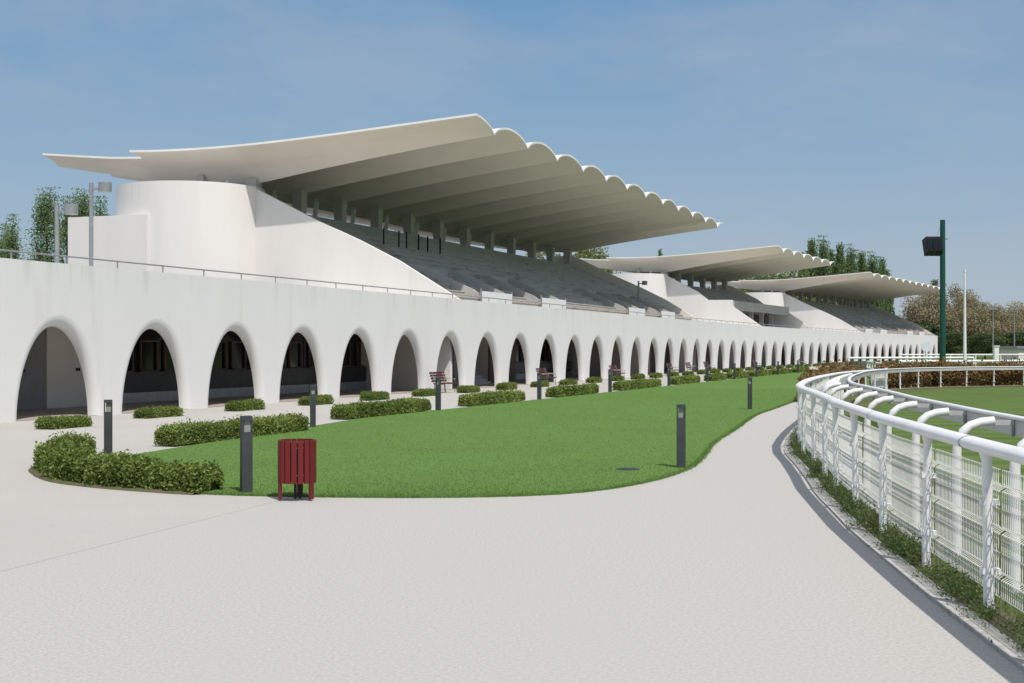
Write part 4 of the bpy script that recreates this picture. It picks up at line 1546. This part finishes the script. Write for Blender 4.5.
def tree(key, px, Z, ytop, label, group, wscale=1.0, name='tree', cat='tree'):
    """a tree standing Z metres off in the direction of px, as tall as seen"""
    X = (px - 512) / 1320 * Z
    h_ = (349.5 - ytop) * Z / 1320 + 2.05
    cr_, tm, H_ = TM[key]
    sc = h_ / H_
    t = thing(name, label, cat, (X, Z, -.03), random.uniform(0, 6.28), group)
    for nm, me in (('crown', cr_), ('trunk', tm)):
        link(nm, me, t, scale=(sc * wscale, sc * wscale, sc))
G1 = 'poplars behind the terrace on the left'
tree('popnear2', 12, 100, 223, 'slim young poplar at the left edge of the photo above the terrace', G1, 1.0, 'poplar_tree')
tree('popnear2', 4, 104, 232, 'low poplar cut off by the left edge of the photo', G1, 1.0, 'poplar_tree')
tree('popnear', 46, 95, 202, 'bushy poplar left of the leftmost terrace lamp post', G1, .95, 'poplar_tree')
tree('popnear2', 68, 98, 206, 'poplar just right of the leftmost terrace lamp post', G1, .9, 'poplar_tree')
tree('popnear', 83, 118, 203, 'poplar showing its top above the white annex left of its lamp post', G1, .9, 'poplar_tree')
tree('popnear2', 101, 118, 206, 'small poplar top above the white annex beside the stair tower', G1, 1.1, 'poplar_tree')
G2 = 'tall poplars behind the middle grandstand'
for i, (k, px, Z, yt, w_) in enumerate([('pop3', 803, 300, 254, 1.0), ('pop1', 812, 305, 245, 1.0), ('pop2', 823, 300, 243, 1.0), ('pop3', 832, 310, 251, 1.1), ('pop1', 840, 300, 249, 1.0), ('pop2', 852, 305, 251, 1.0),
                                        ('pop1', 862, 315, 257, 1.0), ('pop2', 873, 305, 258, 1.1), ('pop1', 882, 310, 263, 1.0), ('pop3', 888, 318, 271, 1.0), ('pop1', 815, 330, 258, 1.1), ('pop2', 845, 335, 262, 1.1), ('pop2', 866, 338, 268, 1.1)]):
    tree(k, px, Z, yt, f'tall dark green poplar, {ORD[i]} from the left of the clump above the far roof' if i < 10 else f'poplar in the back of the clump above the far roof, {ORD[i - 10]} from the left', G2, w_ * .74, 'poplar_tree')
tree('pop3', 581, 210, 247, 'tree top showing beside the last column under the near roof', 'trees behind the near grandstand', 1.2, 'poplar_tree')
tree('pale', 590, 190, 243, 'pale green tree behind the far end of the near grandstand', 'trees behind the near grandstand', .55)
tree('pale', 548, 190, 252, 'pale green tree seen between the last columns of the near stand', 'trees behind the near grandstand', .8)
tree('pop3', 660, 320, 251, 'single dark tree tip poking above the middle roof', 'trees behind the near grandstand', .55, 'poplar_tree')
G3 = 'pale trees between the middle and far roofs'
for i, (px, Z, yt) in enumerate([(752, 290, 272), (772, 285, 270), (795, 288, 271), (735, 295, 277)]):
    tree('pale', px, Z, yt, f'yellow green tree, {ORD[[1, 2, 3, 0][i]]} from the left in the gap between middle and far roofs', G3, .95)
G4 = 'trees beyond the far end of the arcade'
tree('pale', 893, 330, 318, 'light green tree low under the end of the far roof', G4, 1.2)
tree('dark', 925, 320, 322, 'dark green bush tree just left of the green floodlight mast', G4, 1.4)
tree('pale', 912, 290, 326, 'bright green low tree by the end of the arcade', G4, 1.2)
for i, (k, px, Z, yt, w_) in enumerate([('tan1', 935, 330, 288, .9), ('tan2', 955, 320, 287, .8), ('tan1', 972, 325, 298, .95), ('tan2', 995, 315, 306, 1.0), ('tan1', 1018, 320, 304, 1.0),
                                        ('tan2', 1040, 330, 300, 1.0)]):
    tree(k, px, Z, yt, ['tan budding tree behind the green floodlight mast', 'tallest tan budding tree, right of the floodlight mast', 'tan budding tree behind the thin white pole', 'tan budding tree between the thin pole and the low building',
                        'tan budding tree above the low grey building', 'tan budding tree cut off by the right edge of the photo'][i], G4, w_)
for i, (px, Z, yt, w_) in enumerate([(950, 300, 331, 1.5), (985, 290, 333, 1.6), (1020, 300, 331, 1.6), (930, 345, 330, 1.4)]):
    tree('dark', px, Z, yt, ['dark evergreen low at the foot of the tan trees near the mast', 'dark evergreen behind the thin white pole', 'dark evergreen behind the low grey building', 'dark evergreen behind the end of the arcade'][i], G4, w_)
tree('pop3', 934, 420, 281, 'distant poplar tops left of the floodlight mast above the far roof', G4, 1.3, 'poplar_tree')
# distant woods closing the horizon
me = hedge_mesh('woodland', 1500, 40, 11, 26000, 1.6, .12, [M['leaf_dark'], M['core']], 16, 200)
kind(link('woodland', me, None, (250, 560, 0), R(-4)), 'stuff')
